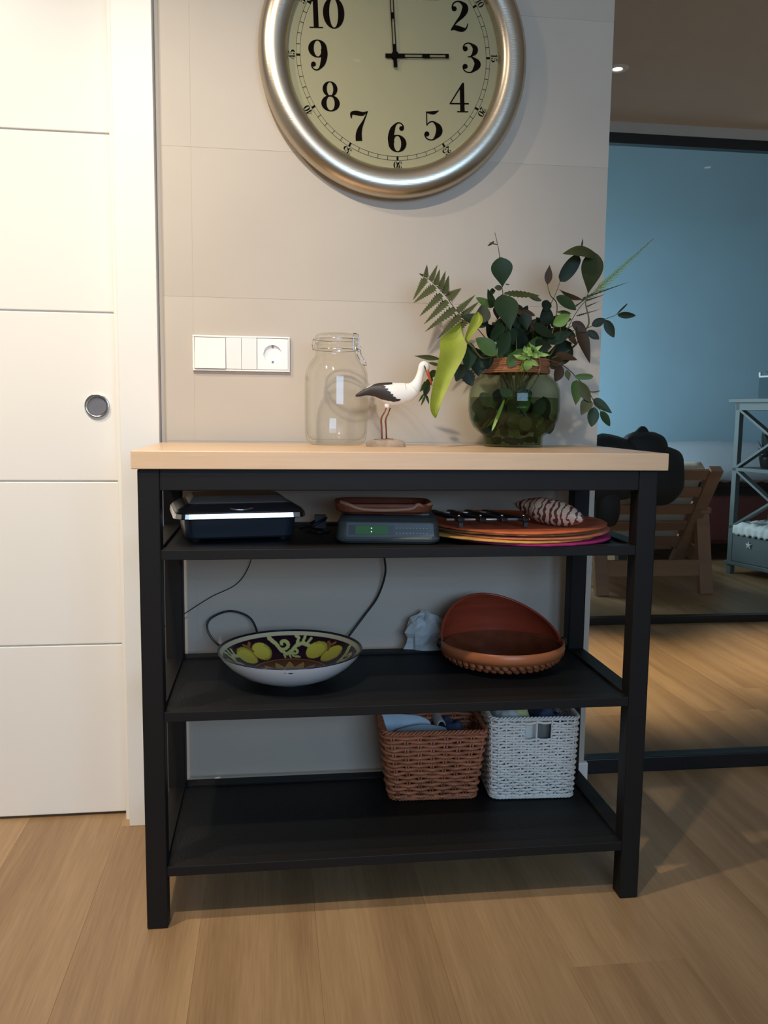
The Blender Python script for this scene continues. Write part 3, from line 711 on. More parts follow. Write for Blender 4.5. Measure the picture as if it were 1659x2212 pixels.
# A: upright twig with two big oval leaves
branch('laurel_sprig', 'upright twig with two big dark oval leaves and bare tip', [z1(1300, 1320, -.15), z1(1255, 880, -.15), z1(1240, 770, -.148), z1(1212, 410, -.145), z1(1180, 230, -.145), z1(1155, 125, -.145)],
    [(z1(1247, 775, -.155), z1(1220, 415, -.165), 265*u1, 'lf_dark', dict(shape='obovate', fold=.12, bend=.04)),
     (z1(1340, 1295, -.185), z1(1245, 860, -.165), 300*u1, 'lf_dark', dict(shape='obovate', fold=.14, bend=.05)),
     (z1(1240, 790, -.150), z1(1150, 780, -.150), 70*u1, 'lf_olive', dict(shape='oval')),
     (z1(1190, 270, -.145), z1(1085, 245, -.140), 14*u1, 'twig', dict(shape='strap')),
     (z1(1150, 225, -.145), z1(1065, 285, -.140), 26*u1, 'twig', dict(shape='oval', bend=.5))], .0013, 'twig')
# C: serrated leaves to the middle
branch('holly_sprig', 'sprig with a long serrated leaf lying level above the vase', [z1(1400, 1200, -.13), z1(1300, 960, -.14), z1(1272, 850, -.14)],
    [(z1(1265, 850, -.15), z1(1690, 880, -.15), 130*u1, 'lf_olive', dict(shape='oval', teeth=9, fold=.1, nrm=CAMDIR+Vector((0, 0, .7)))),
     (z1(1130, 1020, -.13), z1(1070, 795, -.13), 135*u1, 'lf_dark', dict(shape='ovate')),
     (z1(1130, 1020, -.13), z1(930, 900, -.125), 105*u1, 'lf_mid', dict(shape='oval')),
     (z1(1090, 830, -.135), z1(1165, 820, -.13), 75*u1, 'lf_dark', dict(shape='lance')),
     (z1(1390, 1055, -.13), z1(1640, 1115, -.14), 120*u1, 'lf_brown', dict(shape='oval', nrm=CAMDIR+Vector((0, 0, .5)))),
     (z1(1280, 740, -.13), z1(1330, 745, -.13), 12*u1, 'twig', dict(shape='strap'))], .0014)
# fern frond on the left
fernL = [((330, 670), (178, 930), 95), ((440, 765), (185, 965), 115), ((520, 860), (255, 1125), 105), ((590, 940), (308, 1220), 105), ((680, 1030), (322, 1308), 110), ((745, 1110), (468, 1395), 105), ((820, 1160), (600, 1440), 90)]
fernR = [((300, 640), (245, 610), 40), ((330, 660), (345, 508), 75), ((390, 700), (470, 510), 80), ((450, 750), (497, 560), 85), ((500, 800), (567, 582), 90), ((555, 855), (605, 635), 110), ((595, 905), (755, 790), 150), ((710, 1065), (920, 870), 95), ((770, 1120), (965, 950), 95), ((850, 1185), (1098, 1038), 95), ((900, 1230), (1090, 1180), 85)]
fy = -.085
branch('fern_frond', 'feathery dark fern frond fanning out to the left', [z1(1050, 1400, -.10), z1(850, 1175, fy), z1(700, 1060, fy), z1(560, 870, fy), z1(400, 710, fy), z1(300, 640, fy)],
    [(z1(a[0], a[1], fy), z1(b[0], b[1], fy-.005), w*1.35*u1, 'fern', dict(shape='pinna', teeth=12 if w > 60 else 5, fold=.05, nrm=CAMDIR+Vector((-.2, 0, .2)))) for a, b, w in fernL+fernR], .0012, 'twig', nm='pinna')
# feathery fern on the right
RF = []; ra, rb_ = Vector((690, 830)), Vector((1500, 88))
dirf = (rb_-ra).normalized(); prf = Vector((-dirf.y, dirf.x))
for i in range(20):
    t = i/20; c = ra.lerp(rb_, t); ln = (150*(1-t)**.8+26)*(1 if t > .12 else .6)
    for s in (-1, 1):
        e = c + dirf*ln*.85 + prf*s*ln*(.42 if s > 0 else .30)
        RF.append((z2(c.x, c.y, -.07), z2(e.x, e.y, -.075), ln*.19*u1, 'lf_light', dict(shape='pinna', teeth=6, fold=.05, nrm=CAMDIR)))
for a, b, w in (((650, 800), (1225, 597), 34), ((690, 830), (935, 748), 30), ((700, 900), (860, 830), 26), ((580, 1010), (880, 925), 30), ((640, 830), (800, 720), 30), ((560, 900), (700, 800), 30)):
    RF.append((z2(*a, -.075), z2(*b, -.075), w*u1, 'lf_olive', dict(shape='pinna', teeth=12, fold=.05, nrm=CAMDIR)))
branch('asparagus_fern', 'thin light green fern spike reaching out to the upper right', [z2(420, 1250, -.10), z2(560, 1000, -.08), z2(690, 830, -.07), z2(1000, 545, -.07), z2(1500, 88, -.07)], RF, .0011, 'stem', nm='pinna')
# big rubber-plant like leaves upper right
branch('rubber_sprig', 'upright sprig with large folded dark leaf at the upper right', [z2(520, 1400, -.12), z2(700, 1160, -.13), z2(730, 1050, -.13), z2(690, 850, -.13), z2(720, 740, -.13)],
    [(z2(720, 745, -.13), z2(775, 235, -.15), 305*u1, 'lf_olive', dict(shape='obovate', fold=.1, bend=.04)),
     (z2(815, 260, -.155), z2(415, 268, -.18), 200*u1, 'lf_olive', dict(shape='ovate', fold=-.25, bend=.12, nrm=CAMDIR+Vector((0, 0, .6)))),
     (z2(640, 215, -.155), z2(660, 75, -.152), 22*u1, 'lf_deep', dict(shape='lance')),
     (z2(655, 815, -.12), z2(375, 690, -.12), 85*u1, 'lf_brown', dict(shape='lance', bend=-.12))], .0026, 'stem')
branch('dark_leaf_sprig', 'thin stem with a narrow almost black leaf leaning right', [z2(200, 1060, -.10), z2(330, 750, -.13), z2(385, 600, -.14)],
    [(z2(385, 600, -.14), z2(615, 285, -.142), 170*u1, 'lf_deep', dict(shape='strap', fold=.1)),
     (z2(170, 830, -.12), z2(-20, 760, -.12), 60*u1, 'lf_olive', dict(shape='lance')),
     (z2(235, 820, -.12), z2(200, 950, -.12), 150*u1, 'lf_deep', dict(shape='oval'))], .0012, 'stem')
branch('bronze_sprig', 'short stem with one small upright bronze leaf', [z2(350, 940, -.11), z2(270, 760, -.14), z2(236, 640, -.145)],
    [(z2(236, 640, -.145), z2(262, 398, -.145), 92*u1, 'lf_brown', dict(shape='lance')),
     (z2(340, 775, -.15), z2(580, 940, -.16), 165*u1, 'lf_dark', dict(shape='oval', fold=.2)),
     (z2(300, 1110, -.17), z2(510, 1000, -.17), 145*u1, 'lf_light', dict(shape='oval', fold=.25)),
     (z2(520, 980, -.12), z2(330, 960, -.13), 60*u1, 'lf_mid', dict(shape='lance'))], .0018, 'stem')
# slim sprig over the blue room
branch('privet_sprig', 'slim sprig with four small oval leaves sticking out to the right', [z2(540, 1190, -.11), z2(720, 1150, -.12), z2(930, 1045, -.13), z2(1060, 990, -.135), z2(1190, 860, -.14)],
    [(z2(765, 1125, -.125), z2(930, 1045, -.13), 105*u1, 'lf_deep', dict(shape='oval')),
     (z2(925, 1055, -.13), z2(1030, 1268, -.135), 115*u1, 'lf_deep', dict(shape='oval')),
     (z2(1070, 995, -.135), z2(1292, 1005, -.14), 80*u1, 'lf_deep', dict(shape='oval')),
     (z2(1060, 990, -.135), z2(1195, 858, -.14), 24*u1, 'lf_deep', dict(shape='strap'))], .0011, 'twig')
branch('bronze_leaf_sprig', 'drooping sprig with a long dark bronze pointed leaf', [z2(400, 1250, -.12), z2(540, 1120, -.14), z2(610, 1110, -.15)],
    [(z2(600, 1110, -.15), z2(742, 1575, -.16), 165*u1, 'lf_brown', dict(shape='ovate', fold=.2)),
     (z2(530, 1085, -.15), z2(700, 1195, -.155), 120*u1, 'lf_brown', dict(shape='oval')),
     (z2(712, 1185, -.15), z2(855, 1288, -.155), 95*u1, 'lf_deep', dict(shape='oval')),
     (z2(480, 1220, -.14), z2(585, 1360, -.15), 80*u1, 'lf_brown', dict(shape='oval')),
     (z2(330, 1460, -.17), z2(592, 1535, -.18), 115*u1, 'lf_brown', dict(shape='oval', nrm=CAMDIR+Vector((0, 0, .6))))], .0013, 'twig')
# hanging branch to the right of the vase
HB = [(z2(370, 1590, -.16), z2(505, 1530, -.165), 50, 'lf_olive', 'oval'), (z2(405, 1600, -.165), z2(325, 1795, -.17), 140, 'lf_brown', 'oval'), (z2(465, 1650, -.165), z2(490, 1785, -.168), 70, 'lf_olive', 'lance'),
      (z2(560, 1735, -.17), z2(785, 1735, -.175), 75, 'lf_mid', 'strap')]
HB = [(a, b, w*u1, m_, dict(shape=s)) for a, b, w, m_, s in HB]
HB += [(z3(1225, 280, -.17), z3(1215, 530, -.175), 150*u3, 'lf_mid', dict(shape='ovate')), (z3(1240, 300, -.17), z3(1360, 500, -.175), 110*u3, 'lf_olive', dict(shape='oval')),
       (z3(1350, 470, -.17), z3(1268, 632, -.175), 120*u3, 'lf_olive', dict(shape='ovate')), (z3(1390, 470, -.165), z3(1578, 612, -.17), 95*u3, 'lf_dark', dict(shape='ovate')),
       (z3(1400, 550, -.17), z3(1370, 748, -.175), 120*u3, 'lf_dark', dict(shape='oval')), (z3(1460, 590, -.17), z3(1556, 742, -.175), 105*u3, 'lf_dark', dict(shape='oval')),
       (z3(1350, 395, -.165), z3(1465, 385, -.165), 14*u3, 'twig', dict(shape='strap', bend=-.2))]
branch('hanging_sprig', 'leafy sprig hanging down beside the right of the vase', [z2(270, 1545, -.15), z2(450, 1620, -.16), z2(600, 1760, -.168), z2(720, 1900, -.168), z3(1400, 500, -.168), z3(1470, 600, -.168)], HB, .0014, 'twig')
# leaves lower left of the bunch
branch('glossy_sprig', 'glossy mid green leaves crossing in the middle of the bunch', [z1(1250, 1650, -.15), z1(1195, 1590, -.17)],
    [(z1(1190, 1595, -.185), z1(1330, 1300, -.185), 190*u1, 'lf_dark', dict(shape='oval')),
     (z1(1190, 1580, -.19), z1(925, 1385, -.19), 190*u1, 'lf_mid', dict(shape='oval')),
     (z1(1100, 1400, -.175), z1(1290, 1190, -.175), 150*u1, 'lf_dark', dict(shape='oval')),
     (z1(870, 1440, -.185), z1(815, 1775, -.19), 195*u1, 'lf_dark', dict(shape='oval')),
     (z1(1300, 1720, -.19), z1(1460, 1540, -.19), 150*u1, 'lf_mid', dict(shape='oval'))], .0016)
branch('serrated_sprig', 'dark toothed leaves hanging over the left of the vase rim', [z1(1150, 1700, -.14), z1(900, 1640, -.15), z1(760, 1600, -.15)],
    [(z1(800, 1760, -.16), z1(885, 1960, -.165), 190*u1, 'lf_deep', dict(shape='oval', teeth=6)),
     (z1(780, 1700, -.16), z1(690, 1905, -.165), 160*u1, 'lf_deep', dict(shape='oval', teeth=6)),
     (z1(930, 1500, -.15), z1(960, 1840, -.16), 220*u1, 'lf_deep', dict(shape='oval')),
     (z1(1050, 1500, -.15), z1(1030, 1790, -.16), 200*u1, 'lf_deep', dict(shape='oval')),
     (z4(1590, 130, -.14), z4(1115, 72, -.13), 90*u4, 'lf_olive', dict(shape='lance')), (z4(1560, 240, -.14), z4(1375, 195, -.14), 70*u4, 'lf_olive', dict(shape='oval')),
     (z4(1500, 330, -.14), z4(1380, 470, -.14), 120*u4, 'lf_dark', dict(shape='oval')), (z4(1450, 470, -.13), z4(1190, 720, -.13), 150*u4, 'lf_mid', dict(shape='oval', teeth=5)),
     (z4(1380, 560, -.13), z4(1300, 800, -.13), 120*u4, 'lf_dark', dict(shape='oval')), (z4(1300, 740, -.13), z4(1190, 905, -.13), 42*u4, 'lf_mid', dict(shape='lance')),
     (z4(1330, 760, -.13), z4(1235, 975, -.13), 46*u4, 'lf_mid', dict(shape='lance')), (z4(1330, 760, -.13), z4(1385, 945, -.13), 46*u4, 'lf_dark', dict(shape='lance'))], .0014)
# dense filling of the middle
for bi in range(6):
    LL = []; cx0 = 1060+28*bi
    for k in range(9):
        a = Vector((cx0+rl.uniform(-25, 40), rl.uniform(690, 800))); an = rl.uniform(-2.9, .0); ln = rl.uniform(38, 66)
        b = a + Vector((cos(an), sin(an)*.9))*ln; b.x = min(b.x, 1235); b.y = max(b.y, 655)
        y = rl.uniform(-.15, -.05)
        LL.append((at(a.x, a.y, Y=y), at(b.x, b.y, Y=y+rl.uniform(-.02, .02)), rl.uniform(24, 36)*PXM, rl.choice(['lf_dark', 'lf_deep', 'lf_dark', 'lf_deep', 'lf_mid', 'lf_brown']), dict(shape=rl.choice(['oval', 'ovate', 'obovate']))))
    branch('evergreen_sprig', 'dark evergreen sprig filling the bunch, ' + ['leftmost of six', 'second of six from the left', 'third of six from the left', 'fourth of six from the left', 'fifth of six from the left', 'rightmost of six'][bi], [at(cx0+5, 740, Y=-.11), at(cx0+12, 690, Y=-.10)], LL, .0018, 'stem', group='evergreen sprigs in the middle of the bunch')
# yellow green arum leaf
t = thing('arum_leaf', 'large yellow-green arrow shaped leaf drooping beside the stork', 'leaf', (VX, VC.y, ZT+.03), 0, 'cut greenery in the vase')
def zz(p, y): return z1(p[0], p[1], y)
rowsA = [((740, 1190), (748, 1195)), ((620, 1288), (758, 1300)), ((485, 1400), (785, 1405)), ((505, 1490), (835, 1445)), ((495, 1600), (800, 1595)), ((460, 1750), (712, 1738)), ((425, 1890), (648, 1865)), ((395, 2050), (560, 2050)), ((372, 2200), (495, 2200)), ((400, 2300), (465, 2290)), ((445, 2340), (452, 2338))]
ys = [-.19, -.195, -.20, -.205, -.21, -.215, -.22, -.225, -.228, -.228, -.226]
gr = []
for (l, r_), y in zip(rowsA, ys):
    row_ = []
    for k in range(9):
        f = k/8; x = l[0]+(r_[0]-l[0])*f; yy = l[1]+(r_[1]-l[1])*f
        row_.append(zz((x, yy), y + .010*(abs(f-.62)*2)**1.5*(-1 if f < .62 else -.6)))
    gr.append(row_)
MB().grid(gr).build('blade', M['lf_yellow'], t, smooth=True, world=True, sub=2)
rowsB = [((795, 1400), (840, 1445)), ((808, 1330), (882, 1345)), ((850, 1225), (985, 1240)), ((880, 1140), (1022, 1175)), ((915, 1085), (1000, 1105)), ((945, 1070), (965, 1075))]
gb = []
for (l, r_), y in zip(rowsB, [-.203, -.200, -.20, -.20, -.195, -.192]):
    gb.append([zz((l[0]+(r_[0]-l[0])*k/5, l[1]+(r_[1]-l[1])*k/5), y + .009*sin(PI*k/5)) for k in range(6)])
MB().grid(gb).build('lobe', M['lf_yellow'], t, smooth=True, world=True, sub=2)
mid = MB().tube(crom([z1(795, 1400, -.2005), z1(680, 1700, -.212), z1(560, 2000, -.222), z1(450, 2335, -.227)], 6), [.0012]*19, 6); mid.build('midrib', M['lf_pale'], t, smooth=True, world=True)
MB().tube(crom([(VX-.02, VC.y, ZT+.04), (VX-.045, VC.y-.03, ZT+.18), z1(1000, 1620, -.18), z1(880, 1480, -.198), z1(795, 1400, -.2)], 6), .0020, 8).build('stem', M['stem'], t, smooth=True, world=True)
# pale curly sprig over the rim
LL = []; hc_ = z3(760, 60, -.205)
for k in range(40):
    an = rl.uniform(0, 2*PI); ln = rl.uniform(70, 190)
    c = Vector((760+rl.uniform(-50, 90), 45+rl.uniform(-45, 40))); e = c + Vector((cos(an)*1.1, sin(an)*.75))*ln*.75
    LL.append((z3(c.x, c.y, -.20+rl.uniform(-.01, .01)), z3(e.x, e.y, -.205+rl.uniform(-.012, .012)), rl.uniform(30, 52)*u3, rl.choice(['lf_pale', 'lf_light', 'lf_pale']), dict(shape='lance', bend=rl.uniform(-.35, .35), fold=.3)))
LL += [(z3(700, 90, -.20), z3(655, 195, -.20), 60*u3, 'lf_light', dict(shape='oval', bend=.2)), (z3(740, 80, -.205), z3(720, 190, -.205), 90*u3, 'lf_light', dict(shape='oval', bend=.25)), (z3(560, 110, -.19), z3(690, -30, -.19), 110*u3, 'lf_mid', dict(shape='oval'))]
branch('curly_sprig', 'pale green curly leaf spilling over the cord collar', [z3(760, 90, -.18), z3(770, 50, -.20)], LL, .002, 'stem')
# leaves under water
for bi in range(4):
    LL = []
    for k in range(13):
        a = Vector((rl.uniform(1035, 1185), rl.uniform(845, 935))); an = rl.uniform(-PI, PI); ln = rl.uniform(30, 55)
        b = a + Vector((cos(an)*.6, sin(an)))*ln; b.x = max(1030, min(1190, b.x)); b.y = max(840, min(938, b.y))
        y = VC.y + rl.uniform(-.05, .06)
        LL.append((at(a.x, a.y, Y=y), at(b.x, b.y, Y=y), rl.uniform(26, 42)*PXM, rl.choice(['lf_dark', 'lf_deep', 'lf_olive', 'lf_deep', 'lf_mid', 'lf_deep']), dict(shape='oval')))
    for k in range(3):
        a = (rl.uniform(1060, 1155), rl.uniform(945, 960)); y = VC.y+rl.uniform(-.035, .03)
        LL.append((at(*a, Y=y), at(a[0]+rl.uniform(-30, 30), 950, Y=y), 16*PXM, 'lf_deep', dict(shape='oval')))
    if bi == 1: LL.append((at(1090, 862, Y=VC.y-.075), at(1062, 932, Y=VC.y-.07), 7*PXM, 'lf_pale', dict(shape='strap')))
    x0 = 1050+38*bi
    branch('submerged_stem', ['leafy submerged stem at the left side of the vase water', 'submerged stem with a pale slanting stalk in the vase', 'leafy submerged stem right of the vase centre', 'leafy submerged stem at the right side of the vase water'][bi], [at(x0, 805, Y=-.118)], LL, .0022, 'stem', group='stems standing under water in the vase')

# ================================================================== TOP SHELF OBJECTS
# electric grill
gl_ = thing('electric_grill', 'black electric table grill with silver rim on the top shelf', 'grill', (-.178, -.185, S1), math.radians(9))
def rrect(hx, hy, r, n=6):
    out = []
    for cx, cy, a0 in ((hx-r, hy-r, 0), (-hx+r, hy-r, PI/2), (-hx+r, -hy+r, PI), (hx-r, -hy+r, 1.5*PI)):
        out += [(cx+r*cos(a0+PI/2*k/n), cy+r*sin(a0+PI/2*k/n)) for k in range(n+1)]
    return out
def loft(sections):   # list of (hx, hy, r, z, dx, dy)
    mb = MB(); R = []
    for hx, hy, r, z, *d in sections:
        dx, dy = d if d else (0, 0)
        R.append([(x+dx, y+dy, z) for x, y in rrect(hx, hy, r)])
    n = len(R[0]); vs = [v for r in R for v in r]; fs = [(i*n+k, i*n+(k+1) % n, (i+1)*n+(k+1) % n, (i+1)*n+k) for i in range(len(R)-1) for k in range(n)]
    fs += [tuple(range(n-1, -1, -1)), tuple((len(R)-1)*n+k for k in range(n))]
    return mb.add(vs, fs)
loft([(.104, .082, .018, .006), (.107, .085, .02, .010), (.110, .088, .02, .047)]).build('body', M['grill'], gl_, smooth=False, bevel=.001)
loft([(.126, .102, .028, .047), (.1286, .1046, .028, .0485), (.1276, .1036, .028, .0575), (.126, .102, .028, .059)]).build('rim', M['chrome'], gl_)['label'] = 'bright silver rim band'
loft([(.126, .102, .028, .0592), (.122, .098, .028, .064), (.108, .086, .02, .072), (.104, .082, .02, .074)]).build('lid', M['grilltop'], gl_, bevel=.001)
loft([(.098, .07, .012, .0742), (.096, .068, .012, .0765), (.088, .055, .012, .086, 0, .006), (.086, .053, .012, .087, 0, .006)]).build('hotplate', M['greyplate'], gl_, bevel=.001)
MB().tube(crom([(-.022, -.095, .0665), (0, -.099, .0640), (.024, -.094, .0672)], 5), .002, 8).build('handle', M['chrome'], gl_, smooth=True)
for x in (-.085, .085):
    for y in (-.065, .065): MB().lathe([(1e-4, 0), (.008, 0), (.009, .004), (.008, .0075), (1e-4, .0075)], 16, Matrix.Translation((x, y, 0))).build('foot', M['radiodk'], gl_)
# cables bundled behind the grill
cb = MB(); cc = Vector((.0, -.12, S1))
cb.tube(crom([(-.045, -.10, S1+.003), (-.02, -.13, S1+.012), (.01, -.12, S1+.026), (.005, -.08, S1+.022), (-.025, -.09, S1+.008), (-.005, -.14, S1+.005), (.018, -.15, S1+.004)], 8), .003, 8)
cb.tube(crom([(-.03, -.15, S1+.003), (-.01, -.17, S1+.003), (.012, -.165, S1+.003)], 6), .0025, 8)
cb.box(-.012, .012, -.105, -.075, S1, S1+.03)
tag(cb.build('cable_bundle', M['cable'], None, smooth=False), 'tangled black cable and plug between the grill and the radio', 'cable')
# clock radio
rd = thing('clock_radio', 'grey clock radio with green display on the top shelf', 'radio', (.128, -.252, S1), math.radians(-8))
hx, hy = .1025, .072
loft([(hx-.008, hy-.006, .02, .001), (hx-.001, hy-.001, .022, .006), (hx, hy, .022, .011), (hx-.0015, hy-.0015, .02, .014), (hx-.003, hy-.004, .02, .030), (hx-.004, hy-.008, .02, .043), (hx-.010, hy-.018, .02, .050), (hx-.016, hy-.026, .02, .053)]).build('body', M['radio'], rd, smooth=False, bevel=.0015)
yfr = -hy+.0022
MB().add([(-.082, yfr-.0008, .0165), (.090, yfr-.0008, .0165), (.088, yfr+.0040, .0405), (-.080, yfr+.0040, .0405)], [(0,1,2,3)]).build('face_panel', M['radio'], rd)
def facebox(x0, x1, z0, z1, name, mat, d):
    g = lambda z: yfr-.0008+(z-.0165)/.024*.0048-d
    return MB().add([(x0, g(z0), z0), (x1, g(z0), z0), (x1, g(z1), z1), (x0, g(z1), z1), (x0, g(z0)+.003, z0), (x1, g(z0)+.003, z0), (x1, g(z1)+.003, z1), (x0, g(z1)+.003, z1)], [(0,1,2,3),(0,4,5,1),(1,5,6,2),(2,6,7,3),(3,7,4,0)]).build(name, mat, rd)
dsp = facebox(-.076, .012, .0185, .0365, 'display', M['radiodk'], .0006); dsp['label'] = 'dark window of the clock display'
facebox(-.063, .000, .0192, .0358, 'lit_display', M['lcdlit'], .0012)['label'] = 'green glowing display'
for z in (.0235, .0300): facebox(-.033, -.0306, z, z+.0024, 'colon_dot', M['dots'], .0018)
facebox(.016, .080, .0252, .0292, 'tuning_window', M['radiodk'], .0006)
tk2 = MB()
for k in range(10):
    x = .016+.0065*k
    for z in (.0312, .0216): tk2.box(x, x+.0022, yfr-.0016+(z-.0165)*.20, yfr+.0010+(z-.0165)*.20, z, z+.0014)
tk2.build('scale_marks', pmat('white_print', lin(190, 196, 196), .6), rd)
loft([(.048, .030, .006, .0525, .035, .0), (.046, .028, .006, .056, .035, .0)]).build('top_button', M['greyplate'], rd, bevel=.001)
# wooden tray on the radio
ty = thing('wooden_tray', 'brown wooden tray with tan edge lying on the radio', 'tray', (.118, -.245, S1+.056), math.radians(-4))
loft([(.082, .055, .03, .0), (.094, .066, .035, .006), (.098, .069, .036, .018), (.096, .067, .036, .022), (.092, .063, .034, .020), (.086, .058, .03, .010)]).build('dish', M['traywood'], ty, smooth=False, bevel=.001)
te = MB(); te.tube(crom([(-.086, -.052, .024), (-.070, -.066, .020), (-.045, -.0685, .012), (.0, -.069, .010), (.05, -.0685, .013), (.064, -.066, .021), (.075, -.062, .017), (.094, -.05, .022)], 6), .0036, 8)
te.build('front_edge', M['trayedge'], ty, smooth=True)['label'] = 'tan carved front edge'
# placemats
def placemat(z, cx, cy, r, matn, label, wob, seed, sag=.004):
    mb = MB(); rows = []; q = random.Random(seed); ph = [q.uniform(0, 6.28) for _ in range(4)]
    n = 96
    for i in range(9):
        f = i/8; rows.append([])
        for k in range(n+1):
            a = 2*PI*k/n
            rr_ = r*f*(1 + (.004*sin(23*a+ph[0]) + .003*sin(37*a+ph[1]) if i == 8 else 0))
            h = wob*f*f*sin(2*a+ph[2]) + wob*.4*f**3*sin(5*a+ph[3])
            rows[-1].append((rr_*cos(a), rr_*sin(a), h))
    tq = MB().grid(rows).build('placemat', M[matn], None, smooth=True, solid=.0032)
    tq.location = (cx, cy, z); return tag(tq, label, 'placemat', 'round placemats stacked on the top shelf')
zt = .7223+.0022
placemat(zt, .418, -.226, .178, 'magfelt', 'magenta round raffia placemat, lowest of the stack', .0003, 1)
placemat(zt+.0055, .385, -.211, .187, 'yellowfelt', 'ochre yellow round placemat lying on the magenta one', .0010, 2)
placemat(zt+.0110, .414, -.206, .187, 'pinkfelt', 'salmon round placemat, third from the bottom of the stack', .0010, 3)
placemat(zt+.0165, .402, -.205, .185, 'olivefelt', 'brown round placemat just under the orange top one', .0010, 5)
placemat(zt+.0220, .406, -.202, .190, 'orangefelt', 'orange round placemat on top of the stack', .0010, 4)
ZM = zt+.0260
# trivet
tv = thing('trivet', 'folding trivet of black bars on two steel rods', 'trivet', (.315, -.26, ZM))
for y, x0, x1 in ((-.310, .236, .405), (-.195, .224, .365)):
    MB().tube([(x0, y, ZM+.013), (x1, y, ZM+.013)], .0026, 10).build('rod', M['steel'], tv, smooth=True, world=True)
for k in range(4):
    xa, xb = .234+.038*k, .258+.0435*k
    MB().bar((xa-.003, -.180, ZM+.014), (xb+.004, -.330, ZM+.014), .014, .008).build('bar', M['radiodk'], tv, bevel=.002, world=True)
    MB().ell((xb+.0015, -.314, ZM+.021), .0035, .0035, .0035, 12, 8).build('end_cap', M['chrome'], tv, smooth=True, world=True)
    for y, x in ((-.325, xb+.003), (-.186, xa-.002)):
        if k in (0, 3): MB().box(x-.004, x+.004, y-.004, y+.004, ZM, ZM+.009).build('foot', M['radiodk'], tv, world=True)
# shell
ms, nts, bsn = new_mat('shell_pattern')
tcx = nts.nodes.new('ShaderNodeTexCoord'); wv = nts.nodes.new('ShaderNodeTexWave'); wv.wave_type = 'BANDS'; wv.bands_direction = 'X'
wv.inputs['Scale'].default_value = 26; wv.inputs['Distortion'].default_value = 5.5; wv.inputs['Detail'].default_value = 2; wv.inputs['Detail Scale'].default_value = 3
nz = nts.nodes.new('ShaderNodeTexNoise'); nz.inputs['Scale'].default_value = 22; sm = nts.nodes.new('ShaderNodeMath'); sm.operation = 'MULTIPLY_ADD'; sm.inputs[1].default_value = 1.6
cr = nts.nodes.new('ShaderNodeValToRGB'); cr.color_ramp.interpolation = 'CONSTANT'; cr.color_ramp.elements[0].color = lin(112, 58, 56); cr.color_ramp.elements[1].position = .5; cr.color_ramp.elements[1].color = lin(224, 196, 166)
lk = nts.links.new; lk(tcx.outputs['Object'], wv.inputs['Vector']); lk(tcx.outputs['Object'], nz.inputs['Vector']); lk(nz.outputs['Fac'], sm.inputs[0]); lk(wv.outputs['Fac'], sm.inputs[2])
m2 = nts.nodes.new('ShaderNodeMath'); m2.operation = 'SUBTRACT'; m2.inputs[1].default_value = .72; lk(sm.outputs[0], m2.inputs[0]); lk(m2.outputs[0], cr.inputs[0]); lk(cr.outputs[0], bsn.inputs['Base Color']); bsn.inputs['Roughness'].default_value = .3
pa = at(1108, 1099, Y=-.235); pb = at(1262, 1134, Y=-.345)
Ls = (pb-pa).length; R_ = .0262
ax = (pb-pa).normalized(); qz = ax.to_track_quat('X', 'Z')
pf = [(0, .0006), (.03, .0028), (.08, .0075), (.13, .0105), (.135, .0125), (.22, .0178), (.3, .0208), (.305, .0225), (.42, .0258), (.55, .0266), (.7, .0245), (.82, .0200), (.92, .0120), (.97, .0066), (1, .0006)]
shl = MB().lathe([(r, t_*Ls) for t_, r in pf], 40, Matrix.Rotation(PI/2, 4, 'Y')).build('seashell', ms, None, smooth=True)
shl.rotation_euler = qz.to_euler(); shl.location = (pa.x, pa.y, pa.z)
zmin = (pa.z+pb.z)/2; shl.location.z += (ZM + .0262*.97) - (pa+(pb-pa)*.55).z
tag(shl, 'cream cone shell with wavy maroon bands on the orange placemat', 'shell')

# ================================================================== CABLES AT THE WALL
def wire(pts, r, label, mat='cable', name='cable'):
    return tag(MB().tube(crom(pts, 8), r, 8).build(name, M[mat], None, smooth=True), label, 'cable')
wire([at(548, 1120, Y=.018), at(545, 1200, Y=.02), at(515, 1258, Y=.03), at(455, 1290, Y=.03), at(400, 1325, Y=.03), at(355, 1355, Y=.03)], .0011, 'thin dark wire running diagonally down the wall below the top shelf')
wire([at(826, 1150, Y=.004), at(830, 1200, Y=.006), at(832, 1240, Y=.012), at(815, 1290, Y=.02), at(785, 1332, Y=.02), at(755, 1372, Y=.01), at(735, 1400, Y=-.03), at(700, 1420, Y=-.06)], .0026, 'black power cord hanging from the radio to behind the painted bowl')
wire([at(560, 1400, Y=-.035), at(553, 1358, Y=.0), at(535, 1331, Y=.012), at(495, 1320, Y=.016), at(455, 1336, Y=.014), at(448, 1360, Y=.005), at(466, 1388, Y=-.02), at(500, 1410, Y=-.06)], .0026, 'black cable looping up behind the left side of the painted bowl')

